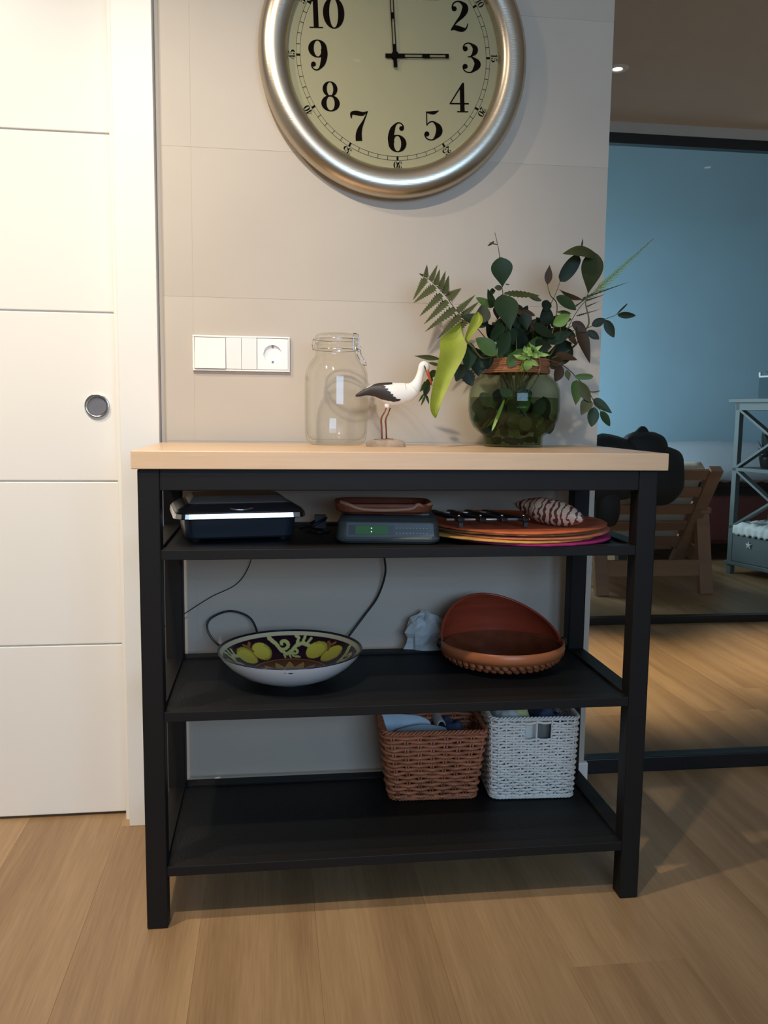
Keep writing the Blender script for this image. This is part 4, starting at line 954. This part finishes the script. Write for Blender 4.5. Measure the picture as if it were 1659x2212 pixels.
# ================================================================== PAINTED BOWL
BC = Vector((-.068, -.212, S2)); BR = .151; BH = .068
bw = thing('painted_bowl', 'white ceramic bowl painted inside with lemons and scrolls', 'bowl', BC)
MB().lathe([(.001, .0035), (.038, .003), (.040, 0), (.046, 0), (.048, .004), (.075, .010), (.103, .022), (.126, .039), (.141, .055), (.1475, .0655), (.1485, .0675), (.1475, .0685)], 96).build('bowl_body', M['white_glaze'], bw, smooth=True)
inner = [(.001, .0105), (.03, .0112), (.055, .0150), (.078, .0215), (.103, .0325), (.124, .0465), (.138, .0590), (.1450, .0672), (.1478, .0686)]
def prof_at(t):   # smooth profile by arc-length
    return inner_s[min(len(inner_s)-1, int(t*(len(inner_s)-1)+.5))]
inner_s = crom([(r, z, 0) for r, z in inner], 12)
NT, NRr = 540, len(inner_s)
s_acc = [0]
for a, b in zip(inner_s[:-1], inner_s[1:]): s_acc.append(s_acc[-1]+(b-a).length)
CN, CREAM, NAVY, GOLD, LEM, LEM2, GRN = lin(50, 26, 42), lin(226, 212, 172), lin(34, 32, 50), lin(150, 96, 52), lin(240, 218, 88), lin(206, 188, 74), lin(224, 220, 132)
def seg_d(p, a, b):
    ab = (b[0]-a[0], b[1]-a[1]); t = max(0, min(1, ((p[0]-a[0])*ab[0]+(p[1]-a[1])*ab[1])/(ab[0]**2+ab[1]**2+1e-12)))
    return math.hypot(p[0]-a[0]-ab[0]*t, p[1]-a[1]-ab[1]*t), t
# scroll strokes in a frame: u along the ring (+-1 ~ 46 mm), v outward (0..1 across the field)
def spiral(cx, cy, r0, turns, a0, sgn=1, n=22): return [(cx+r0*(1-.75*k/n)*cos(a0+sgn*turns*2*PI*k/n), cy+r0*(1-.75*k/n)*sin(a0+sgn*turns*2*PI*k/n)) for k in range(n+1)]
STRK = [([(-.62, .95), (-.45, .72), (-.3, .4), (-.1, .25), (.12, .42), (.25, .62), (.45, .74), (.68, .66)], .10),
        (spiral(-.20, .70, .24, .85, -PI*.75, 1), .085), (spiral(.22, .33, .17, .85, PI*.85, -1), .075),
        ([(.05, .30), (.2, .12), (.5, .10)], .06), ([(.28, .74), (.30, .92), (.22, .98)], .07), ([(.45, .78), (.5, .97)], .06), ([(.62, .74), (.70, .92)], .06), ([(-.22, .22), (-.20, .08)], .07), ([(.0, .2), (.06, .06)], .06)]
def field(u, v):
    for pts, w in STRK:
        for a, b in zip(pts[:-1], pts[1:]):
            d, t_ = seg_d((u, v*1.0), a, b)
            if d < w*.72: return LEM if False else (GRN if d > w*.35 else lin(226, 216, 150))
    return None
cols = []; bi_ = MB()
r_in, r_out = .080, .1375
for k in range(NT):
    th_ = 2*PI*k/NT
    for i, p in enumerate(inner_s):
        r, z = p.x, p.y; bi_.v.append((r*cos(th_), r*sin(th_), z+.0002))
        if r > .1440: c = NAVY
        elif r > .1375: c = CREAM
        elif r > r_in:
            v = (r-r_in)/(r_out-r_in)
            per = 2*PI/4; ph = ((th_ - PI/2 + per/2) % per) - per/2     # scroll at the centre of each period
            u = -ph*.112/.060
            c = field(u, v) if abs(u) < .74 else None
            if c is None:
                ph2 = ((th_ - PI/4 + per/2) % per) - per/2; U = -ph2*.112/.062
                c = CN
                for (cx, cy, rx, ry, rot) in ((-.37, .47, .42, .40, .75), (.36, .46, .38, .42, -.5)):
                    x_, y_ = U-cx, v-cy; xr_, yr_ = x_*cos(rot)+y_*sin(rot), -x_*sin(rot)+y_*cos(rot)
                    q_ = (xr_/rx)**2+(yr_/ry)**2
                    if q_ < 1.0: c = LEM if (q_ < .55 or xr_ < 0.05) else LEM2
                    if .90 < q_ < 1.0: c = lin(120, 96, 40)
                for a, b in (((-.12, .88), (0, .78)), ((.12, .9), (0, .78)), ((0, .78), (.05, .6))):
                    if seg_d((U, v), a, b)[0] < .045: c = lin(170, 110, 60)
                if 1.00 > abs(U) > .80 and False: c = GRN
        elif r > .0765: c = lin(196, 130, 84)
        else:
            a_ = th_*14/(2*PI); tri = abs((a_ % 1)-.5)*2
            edge = .071-.024*tri; c = lin(206, 170, 96) if r < edge else lin(120, 66, 36)
            if abs(r-edge) < .0012: c = lin(90, 48, 30)
            if r < .038: c = lin(214, 186, 110)
        cols.append(c)
P_ = len(inner_s)
bi_.f = [(k*P_+i, ((k+1) % NT)*P_+i, ((k+1) % NT)*P_+i+1, k*P_+i+1) for k in range(NT) for i in range(P_-1)]
bi_.build('painted_inside', M['paint'], bw, smooth=True, colors=cols)['label'] = 'glazed lemon pattern on aubergine ground'
MB().lathe([(.1470, .0672), (.1492, .0672), (.1497, .0684), (.1490, .0696), (.1472, .0698), (.1462, .0688)], 96, None, True).build('rim_edge', pmat('navy_glaze', lin(40, 36, 48), .12), bw, smooth=True)
chp = MB()
for a, w_, dz in ((-1.585, .006, 0), (-1.66, .0022, .001)):
    rr_ = .1440; ch = [(.1436*cos(a+da), .1436*sin(a+da), .0585+dz+h) for da, h in ((-w_/.14, 0), (-w_*.3/.14, .0015), (w_/.14, .0008), (w_*.2/.14, -.0012))]
    chp.add([Vector((x*1.003, y*1.003, z)) for x, y, z in ch], [(0,1,2,3)])
chp.build('chip_mark', M['dark'], bw)

# ================================================================== HOODED BASKET
hb = thing('hooded_basket', 'round orange rattan basket with red hinged hood', 'basket', (.402, -.139, S2), math.radians(-4))
RB = .138
MB().lathe([(.001, .002), (.06, 0), (.09, .006), (.115, .016), (.130, .030), (.134, .036), (.128, .036), (.11, .022), (.08, .010), (.001, .008)], 72).build('woven_base', M['rattan'], hb, smooth=True)
wv_ = MB()
for j in range(46):
    a = 2*PI*j/46
    for rr2, z in ((.118, .0185), (.129, .0275)):
        a2 = a + (PI/46 if z > .02 else 0)
        wv_.ell((0, 0, 0), .0095, .0035, .0055, 8, 6, Matrix.Translation((rr2*cos(a2), rr2*sin(a2), z)) @ Matrix.Rotation(a2+PI/2, 4, 'Z') @ Matrix.Rotation(.5, 4, 'Y'))
ow = wv_.build('weave', M['rattan'], hb, smooth=True); ow['kind'] = 'stuff'
MB().lathe([(.1345, .034), (.1385, .035), (.1395, .046), (.1385, .057), (.1365, .0585), (.1345, .057), (.1340, .046)], 96, None, True).build('rim_band', M['bamboo'], hb, smooth=True)['label'] = 'smooth pale bamboo rim band'
# hood: a dome half, swung back about the two pins
hood = MB(); rows = []
NA, NB_ = 40, 14
for i in range(NB_+1):
    e = i/NB_     # 0 at the back rim, 1 along the front lip
    rows.append([])
    for k in range(NA+1):
        ph = PI*k/NA                       # along the arc between pins
        # great arc rotated about x axis by angle from just above the back rim to the lip
        tilt = math.radians(-6 + 50*e)
        rad = .134; lift = .92
        x = rad*cos(ph); yv = rad*sin(ph)*cos(tilt); zv = rad*sin(ph)*sin(tilt)*lift
        skew = 1.0 + .30*(-cos(ph))*sin(ph)*e*-1
        rows[-1].append((x, yv, .050 + zv*(1.0 - .28*cos(ph))))
hood.grid(rows).build('hood', M['redhood'], hb, smooth=True, solid=.003)['label'] = 'red lacquered hood swung open'
lip = MB().tube(rows[-1], .0028, 8); lip.build('hood_lip', M['redhood'], hb, smooth=True)
MB().lathe([(.001, .0105), (.08, .0125), (.112, .026), (.130, .042)], 64).build('lining', M['hoodin'], hb, smooth=True)
for s in (-1, 1):
    MB().lathe([(1e-4, .007), (.008, .006), (.012, .0), (.012, -.003)], 20, Matrix.Translation((s*.1395, -.004, .050)) @ Matrix.Rotation(s*PI/2, 4, 'Y')).build('hinge_pin', M['radiodk'], hb, smooth=True)
# crumpled white bag
bg = MB(); rows = []
for i in range(10):
    t_ = i/9; rows.append([])
    for k in range(23):
        a = 2*PI*(k % 22)/22; z = .078*sin(t_*PI/2)*(1 if True else 0)
        r = .052*(cos(t_*PI/2)**.7)
        nv = noise.noise(Vector((cos(a)*2.2+5, sin(a)*2.2, t_*4)))*.42 + .30*abs(noise.noise(Vector((cos(a)*6, sin(a)*6+3, t_*9))))
        r *= 1+nv
        rows[-1].append((r*cos(a)*1.0-.012*t_, r*sin(a)*.55, z*(1+.25*noise.noise(Vector((cos(a)*3, sin(a)*3, 9.))))))
o = bg.grid(rows).build('crumpled_bag', M['bag'], None); o.location = (.262, -.014, .4215)
tag(o, 'crumpled white paper bag tucked behind the hooded basket', 'bag')

# ================================================================== WICKER BASKETS
def perim(hx, hy, r, n):
    L = [2*(hx-r), PI*r/2, 2*(hy-r), PI*r/2]*2; tot = sum(L[:4])*2; out = []
    def pos(s):
        s = s % tot
        segs = [('l', (-hx+r, -hy), (1, 0), 2*(hx-r)), ('c', (hx-r, -hy+r), -PI/2, PI*r/2), ('l', (hx, -hy+r), (0, 1), 2*(hy-r)), ('c', (hx-r, hy-r), 0, PI*r/2),
                ('l', (hx-r, hy), (-1, 0), 2*(hx-r)), ('c', (-hx+r, hy-r), PI/2, PI*r/2), ('l', (-hx, hy-r), (0, -1), 2*(hy-r)), ('c', (-hx+r, -hy+r), PI, PI*r/2)]
        for kd, c, d, ln in segs:
            if s <= ln + 1e-9:
                if kd == 'l': return (c[0]+d[0]*s, c[1]+d[1]*s), (d[1], -d[0])
                a = d + s/r; return (c[0]+r*cos(a), c[1]+r*sin(a)), (cos(a), sin(a))
            s -= ln
        return (c[0], c[1]), (1, 0)
    return pos, tot
def wicker(name, label, loc, rz, hb_, ht_, H, nst, rows_n, r, amp, mat, group, hole=None, rimr=.0045, pair=False):
    t = thing(name, label, 'basket', loc, rz, group); cr_ = .016
    def dims(z): f = z/H; return (hb_[0]+(ht_[0]-hb_[0])*f, hb_[1]+(ht_[1]-hb_[1])*f)
    z0, z1_ = .010, H-.018
    for j in range(rows_n):
        z = z0+(z1_-z0)*j/(rows_n-1); hx, hy = dims(z); pos, tot = perim(hx, hy, cr_, 0); pts = []; n = nst*4
        q = random.Random(j*7+nst)
        for k in range(n):
            s = tot*k/n; (x, y), (nx, ny) = pos(s); o_ = amp*cos(PI*(k/4+.0) + (PI if j % 2 else 0))
            pts.append((x+nx*o_, y+ny*o_, z+.0008*sin(k*.31+j)+q.uniform(-.0005, .0005)))
        if hole and hole[1] < z < hole[2]:
            hxm = hole[0]; keep = [not (abs(p[0]-hxm) < hole[3] and p[1] < -hy*.8) for p in pts]
            i0 = next(i for i in range(n) if not keep[i-1] and keep[i]); seq = []
            i = i0
            while keep[i % n] and len(seq) < n: seq.append(pts[i % n]); i += 1
            MB().tube(seq, r, 5).build('weaver', mat, t, smooth=True)
        else:
            MB().tube(pts, r, 5, closed=True).build('weaver', mat, t, smooth=True)
    for k in range(nst):
        hx, hy = dims(0); pos, tot = perim(*dims(0), cr_, 0); pos2, tot2 = perim(*dims(H-.01), cr_, 0)
        for dd in ((-.3, .3) if pair else (0,)):
            (x, y), nn_ = pos(tot*(k+dd*.35)/nst); (x2, y2_), n2_ = pos2(tot2*(k+dd*.35)/nst)
            zt_ = H-.008
            if hole and y < -dims(0)[1]*.9 and abs(x-hole[0]) < hole[3] and abs(x-hole[0]+.001) > .0035: zt_ = hole[1]-.004; f_ = zt_/H; x2, y2_ = x+(x2-x)*f_, y+(y2_-y)*f_
            MB().tube([(x, y, .004), ((x+x2)/2, (y+y2_)/2, zt_/2), (x2, y2_, zt_)], .0024, 5).build('stake', mat, t, smooth=True)
    for zz_, am in ((H-.008, 1.), (.006, .8)):
        hx, hy = dims(zz_); pos, tot = perim(hx, hy, cr_, 0); n = 160
        for ph in range(3):
            pts = []
            for k in range(n):
                (x, y), (nx, ny) = pos(tot*k/n); a = 2*PI*(k/n*26 + ph/3)
                pts.append((x+nx*rimr*.9*cos(a)*am, y+ny*rimr*.9*cos(a)*am, zz_+rimr*.9*sin(a)*am))
            MB().tube(pts, rimr*.62, 5, closed=True).build('rim_braid', mat, t, smooth=True)
    hx, hy = dims(0)
    MB().box(-hx+.006, hx-.006, -hy+.006, hy-.006, .002, .006).build('base', mat, t)
    return t
wicker('wicker_basket', 'brown wicker basket holding pale blue cloths on the bottom shelf', (.252, -.106, S3), math.radians(-2), (.095, .059), (.114, .075), .168, 24, 16, .0045, .0036, M['wickb'], 'wicker baskets on the bottom shelf', pair=True)
wicker('wicker_basket', 'white wicker basket with handle hole on the bottom shelf', (.4745, -.118, S3), math.radians(-3), (.093, .066), (.099, .072), .196, 38, 27, .0033, .0026, M['wickw'], 'wicker baskets on the bottom shelf', hole=(.007, .140, .172, .028), rimr=.0038)
# cloths in the brown basket
def drape(name, mat, label, cat, rows, th_=.003, group=None, sub=2):
    return tag(MB().grid(rows).build(name, mat, None, smooth=True, solid=th_, sub=sub), label, cat, group)
def lump(cx, cy, z0, hx, hy, hz, seed, nx=14, ny=12, amp=.3):
    rows = []
    for i in range(ny+1):
        v = i/ny*2-1; row_ = []
        for k in range(nx+1):
            u = k/nx*2-1; h = (1-abs(u)**3)*(1-abs(v)**3)
            n_ = noise.noise(Vector((u*2.3+seed, v*2.3, seed*1.7)))
            row_.append((cx+hx*u, cy+hy*v, z0+hz*h*(1+amp*n_)))
        rows.append(row_)
    return rows
drape('folded_cloth', M['bluecloth'], 'pale blue folded cloth at the back of the brown basket', 'cloth', [[(.165+.115*k/10-.004*i, -.085+.018*i/6 + .004*sin(k), S3+.070+.098*(i/6)**.6 - .020*(k/10)**3) for k in range(11)] for i in range(7)], .006, 'cloths in the brown basket')
drape('folded_cloth', M['bluecloth'], 'pale blue cloth lying flat along the front of the brown basket', 'cloth', [[(.170+.125*k/10, -.160+.060*i/6, S3+.118+.020*(i/6)+.012*sin(PI*k/10)) for k in range(11)] for i in range(7)], .008, 'cloths in the brown basket')
drape('patterned_cloth', M['navy'], 'navy patterned cloth bunched at the right of the brown basket', 'cloth', lump(.305, -.085, S3+.10, .034, .05, .052, 3.3), .004, 'cloths in the brown basket')
drape('folded_cloth', M['paperw'], 'rolled grey white cloth between the blue and navy cloths', 'cloth', [[(.278+.010*cos(2*PI*k/16), -.10+.07*i/4, S3+.142+.014*sin(2*PI*k/16)) for k in range(17)] for i in range(5)], .003, 'cloths in the brown basket')
drape('paper_bundle', M['paperw'], 'white crumpled paper filling the left of the white basket', 'paper', lump(.425, -.115, S3+.150, .036, .052, .050, 8.1, amp=.5), .003, 'things in the white basket')
drape('paper_bundle', M['papery'], 'pale yellow folded paper in the white basket', 'paper', lump(.452, -.115, S3+.168, .022, .04, .038, 5.2, amp=.4), .003, 'things in the white basket')
drape('patterned_cloth', M['navy'], 'navy and white cloth at the right of the white basket', 'cloth', lump(.515, -.115, S3+.150, .038, .050, .050, 2.1, amp=.6), .003, 'things in the white basket')
hl = at(1147, 1580, Y=-.182)
drape('paper_bundle', M['paperw'], 'cream paper seen through the handle hole', 'paper', [[(hl.x-.016+.032*k/4, -.172+.003*sin(k), S3+.125+.058*i/4) for k in range(5)] for i in range(5)], .004, 'things in the white basket', 1)
drape('patterned_cloth', M['greyplate'], 'grey patterned cloth seen through the handle hole', 'cloth', [[(hl.x+.019+.032*k/4, -.170+.003*sin(k), S3+.125+.058*i/4) for k in range(5)] for i in range(5)], .004, 'things in the white basket', 1)

# ================================================================== FAR ROOM
ch = thing('lounge_chair', 'slatted pine lounge chair with pale cushion behind the glass', 'chair', (1.93, 2.6, 0))
XL, XR = 1.66, 2.20
def cpt(mb, name, m='chairwood', **k): return mb.build(name, M[m], ch, world=True, **k)
T, B = Vector((0, 2.24, .70)), Vector((0, 2.66, .10))
for x in (XL, XR): cpt(MB().bar((x, T.y, T.z), (x, B.y, B.z), .045, .07, (1, 0, 0)), 'back_stile', bevel=.004)
for k in range(6):
    f = .055+.165*k; p = T.lerp(B, f); dn = (B-T).normalized(); hw_ = .031
    a, b = p-dn*hw_, p+dn*hw_
    if k == 5: continue
    mb = MB(); nrm = Vector((0, dn.z, -dn.y))
    vs = [Vector((x, q.y, q.z))+nrm*s for q in (a, b) for x in (XL+.02, XR-.02) for s in (-.009, .009)]
    mb.add(vs, [(0,1,3,2),(4,6,7,5),(0,2,6,4),(1,5,7,3),(0,4,5,1),(2,3,7,6)])
    cpt(mb, 'slat', bevel=.003)
for x in (XL-.02, XR+.035):
    cpt(MB().bar((x, 2.44, .46), (x+.02, 2.38, 0), .04, .075, (1, 0, 0)), 'rear_leg', bevel=.004)
    cpt(MB().bar((x, 3.05, .50), (x, 3.10, 0), .04, .075, (1, 0, 0)), 'front_leg', bevel=.004)
    cpt(MB().bar((x, 2.38, .46), (x, 3.12, .52), .06, .03), 'armrest', bevel=.004)
    cpt(MB().bar((x, 2.42, .20), (x, 3.05, .30), .03, .08), 'side_rail', bevel=.004)
cpt(MB().box(XL-.02, XR+.03, 2.385, 2.41, .10, .19), 'stretcher', bevel=.004)
nrm = Vector((0, -(B-T).normalized().z, (B-T).normalized().y)).normalized()
cu = MB(); c0_, c1_ = T.lerp(B, .04)+Vector((0, .065, .035)), T.lerp(B, .85)+Vector((0, .065, .035))
rows = [[Vector((XL+.03+(XR-XL-.06)*k/12, 0, 0))+Vector((0, c0_.lerp(c1_, i/8).y, c0_.lerp(c1_, i/8).z)) for k in range(13)] for i in range(9)]
cpt(MB().grid(rows), 'back_cushion', 'cream', smooth=True, solid=.06)['label'] = 'pale back cushion'
rows = [[(XL+.03+(XR-XL-.06)*k/8, 2.62+.5*i/6, .26+.10*i/6) for k in range(9)] for i in range(7)]
cpt(MB().grid(rows), 'seat_cushion', 'cream', smooth=True, solid=.08)['label'] = 'pale seat cushion'
# backpack on the chair back
bp0 = at(1380, 1005, Y=2.15)
bk_ = thing('backpack', 'black backpack slung over the back of the lounge chair', 'bag', (bp0.x, 2.12, bp0.z-.2))
def blob(pts_c, rx, ry, rz, seed, amp=.12, n=36, k=20):
    mb = MB(); rows = []
    for i in range(k+1):
        e = -PI/2+PI*i/k; rows.append([])
        for j in range(n+1):
            a = 2*PI*j/n; c, s = cos(a), sin(a)
            sg = lambda v, p: math.copysign(abs(v)**p, v)
            v = Vector((sg(c, .8)*max(cos(e), 1e-4)**.75, sg(s, .8)*max(cos(e), 1e-4)**.75, sg(sin(e), .85)))
            v *= 1+amp*noise.noise(v*1.6+Vector((seed, 0, 0)))
            rows[-1].append(Vector(pts_c)+Vector((v.x*rx, v.y*ry, v.z*rz)))
    return mb.grid(rows)
def pb_(px, py, Y=2.12): return at(px, py, Y=Y)
c1 = pb_(1345, 1003); c2 = pb_(1418, 1025)
blob((c1.x-.07, 2.12, c1.z-.02), .17, .085, .165, 1.3, .10).build('main_pouch', M['blackcloth'], bk_, smooth=True, world=True)
blob((c2.x, 2.12, c2.z), .140, .080, .150, 4.2, .10).build('side_pouch', M['blackcloth'], bk_, smooth=True, world=True)
c3 = pb_(1390, 965); blob((c3.x, 2.12, c3.z), .115, .07, .075, 7.7, .1).build('top_flap', M['blackcloth'], bk_, smooth=True, world=True)
MB().tube(crom([pb_(1366, 950), pb_(1380, 934), pb_(1389, 928), pb_(1396, 938), pb_(1400, 952)], 5), [.018]*21, 8).build('grab_loop', M['blackcloth'], bk_, smooth=True, world=True)
MB().bar(pb_(1446, 980), pb_(1470, 1000), .02, .022).build('strap_end', M['blackcloth'], bk_, bevel=.004, world=True)
c4 = pb_(1305, 1085); blob((c4.x+.01, 2.12, c4.z), .07, .06, .13, 2.9, .1).build('strap', M['blackcloth'], bk_, smooth=True, world=True)
# sofa with a white bedspread
sf = thing('sofa', 'dark red sofa behind the lounge chair', 'sofa', (3.2, 3.75, 0))
MB().box(2.30, 4.4, 3.35, 4.20, .12, .44).build('seat_base', M['red'], sf, bevel=.03, world=True)
MB().box(2.30, 4.4, 3.95, 4.20, .44, .72).build('backrest', M['red'], sf, bevel=.05, world=True)
MB().box(2.14, 2.32, 3.33, 4.20, .10, .60).build('armrest', M['red'], sf, bevel=.04, world=True)
for x in (2.2, 4.3):
    for y in (3.4, 4.1): MB().box(x-.03, x+.03, y-.03, y+.03, 0, .12).build('foot', M['radiodk'], sf, world=True)
rows = []
for i in range(25):
    v = i/24; rows.append([])
    for k in range(61):
        u = k/60; x = 1.95+2.2*u; y = 3.30+.85*v
        z = .55+.22*sin(PI*min(1, v*1.1))**.6*(.65+.35*sin(PI*(u*1.1))) + .006*sin(u*190+v*9) - .10*(max(0, .18-u)/.18)**2
        rows[-1].append((x, y, z))
MB_ = MB().grid(rows).build('bedspread', M['quilt'], None, smooth=True, solid=.05)
tag(MB_, 'white ribbed bedspread heaped over the dark red sofa', 'bedspread')
# shelf unit on the right
un = thing('shelf_unit', 'pale grey shelf unit with crossed side braces at the far right', 'shelf unit', (2.70, 2.96, 0), math.radians(-74))
# local: x runs from the far left post towards the camera, y away to the right of the unit
LU, DU, HU = .62, .36, 1.075
def up_(mb, name, par=None, m='console', **k): return mb.build(name, M[m], par or un, **k)
for x in (0, LU-.035):
    for y in (0, DU-.035): up_(MB().box(x, x+.035, y, y+.035, 0, HU-.02), 'post', bevel=.003)
up_(MB().box(-.03, LU+.03, -.03, DU+.03, HU-.02, HU+.004), 'top', bevel=.003)
up_(MB().box(0, LU, .0, .02, HU-.065, HU-.02), 'apron'); up_(MB().box(0, .02, .035, DU-.035, HU-.065, HU-.02), 'apron')
up_(MB().box(.0, LU, .0, DU, .640, .662), 'shelf_board', bevel=.002); up_(MB().box(.0, LU, .0, DU, .285, .305), 'shelf_board', bevel=.002)
for z0, z1_ in ((.665, HU-.065), (.305, .640)):
    up_(MB().bar((.035, .017, z0), (LU-.035, .017, z1_), .014, .04, (0, 1, 0)), 'brace'); up_(MB().bar((.035, .019, z1_), (LU-.035, .019, z0), .014, .04, (0, 1, 0)), 'brace')
dw = up_(MB().box(.036, LU-.036, .002, DU-.01, .085, .283), 'drawer', bevel=.003)
kn = MB()
for k in range(5):
    a = 2*PI*k/5+.3; kn.tube([(.17, -.006, .20), (.17+.022*cos(a), -.006, .20+.022*sin(a))], [.008, .002], 6)
up_(kn, 'knob', dw, 'lace')['label'] = 'starfish shaped knob'
up_(MB().box(-.01, LU+.01, -.012, DU, .060, .084), 'base_board', bevel=.003)
R74 = Matrix.Rotation(math.radians(-74), 4, 'Z'); U0 = Vector((2.70, 2.96, 0))
def uw(x, y, z): return U0 + R74 @ Vector((x, y, z))
# plant pot on the unit
pw = uw(.17, .12, .662)
pp = thing('potted_plant', 'small dark potted plant on the upper shelf of the unit', 'plant', pw)
MB().lathe([(.001, 0), (.045, 0), (.06, .06), (.062, .08), (.056, .08), (.05, .02), (.001, .015)], 32).build('pot', M['radiodk'], pp, smooth=True)
for k in range(9):
    a = 2*PI*k/9; q = Vector((cos(a), sin(a), 0))
    leaf_mesh(Vector((0, 0, .07))+q*.02, q*.075+Vector((0, 0, .12+.05*(k % 3))), .05, Vector((-q.x*.3, -q.y*.3, 1)), 'oval').build('leaf', M['darkleaf'], pp, smooth=True)
pw = uw(.30, .14, .662)
pp = thing('ornament_jar', 'small dark ornament beside the potted plant on the unit', 'ornament', pw)
MB().lathe([(.001, 0), (.04, 0), (.05, .03), (.045, .07), (.03, .085), (.03, .095), (.001, .095)], 24).build('jar_body', M['radiodk'], pp, smooth=True)
MB().lathe([(.001, .112), (.012, .108), (.034, .1), (.034, .0955), (.001, .0955)], 24).build('lid', M['radiodk'], pp, smooth=True)
# lace cloth on the drawer box
rows = []
for i in range(13):
    v = i/12; rows.append([])
    for k in range(61):
        x = .045+(LU-.09)*k/60
        if v < .3: p = (x, -.010-.004*sin(k*1.1), .255+.055*v/.3+.006*sin(k*1.3)*(1-v/.3))
        else: p = (x, -.008+.25*(v-.3)/.7, .3105+.045*abs(noise.noise(Vector((k*.22, v*4, 1.)))))
        rows[-1].append(uw(*p))
tag(MB().grid(rows).build('lace_cloth', M['lace'], None, smooth=True, solid=.003), 'white crochet cloth bunched on the lower shelf of the unit', 'cloth')
# glass tank on the unit
pw = uw(.24, .16, HU+.004)
tk_ = thing('glass_tank', 'clear glass box with white rim on top of the shelf unit', 'tank', pw, math.radians(-74))
gb_ = MB(); s = .115; h = .125
for q in ((-s, s, -s, -s+.004), (-s, s, s-.004, s), (-s, -s+.004, -s, s), (s-.004, s, -s, s)): gb_.box(*q, 0, h)
gb_.build('glass_box', M['glass'], tk_)
rm = MB(); rm.box(-s, s, -s-.003, -s+.008, h, h+.010); rm.box(-s, s, s-.008, s+.003, h, h+.010); rm.box(-s-.003, -s+.008, -s, s, h, h+.010); rm.box(s-.008, s+.003, -s, s, h, h+.010); rm.box(-s-.003, -s+.01, -s-.003, -s+.01, h+.01, h+.03)
rm.build('rim', M['lace'], tk_)
tl = MB()
for k in range(3):
    a = 2.2+.5*k
    tl.add(*(lambda m_: (m_.v, m_.f))(leaf_mesh((0, 0, .08), (.13*cos(a), .10*sin(a)-.02, .165), .05, (0, 0, 1), 'lance')))
tl.tube([(0, 0, .0), (0, 0, .09)], .004, 6)
pl_ = thing('leafy_cutting', 'dark leafy cutting standing in the clear glass box', 'plant', pw)
for k in range(3):
    a = 2.9+.7*k
    leaf_mesh((0, 0, .08), (.15*cos(a), .12*sin(a), .165), .05, (0, 0, 1), 'lance').build('leaf', M['darkleaf'], pl_, smooth=True)
MB().tube([(0, 0, .0), (0, 0, .09)], .004, 6).build('stem', M['darkleaf'], pl_)
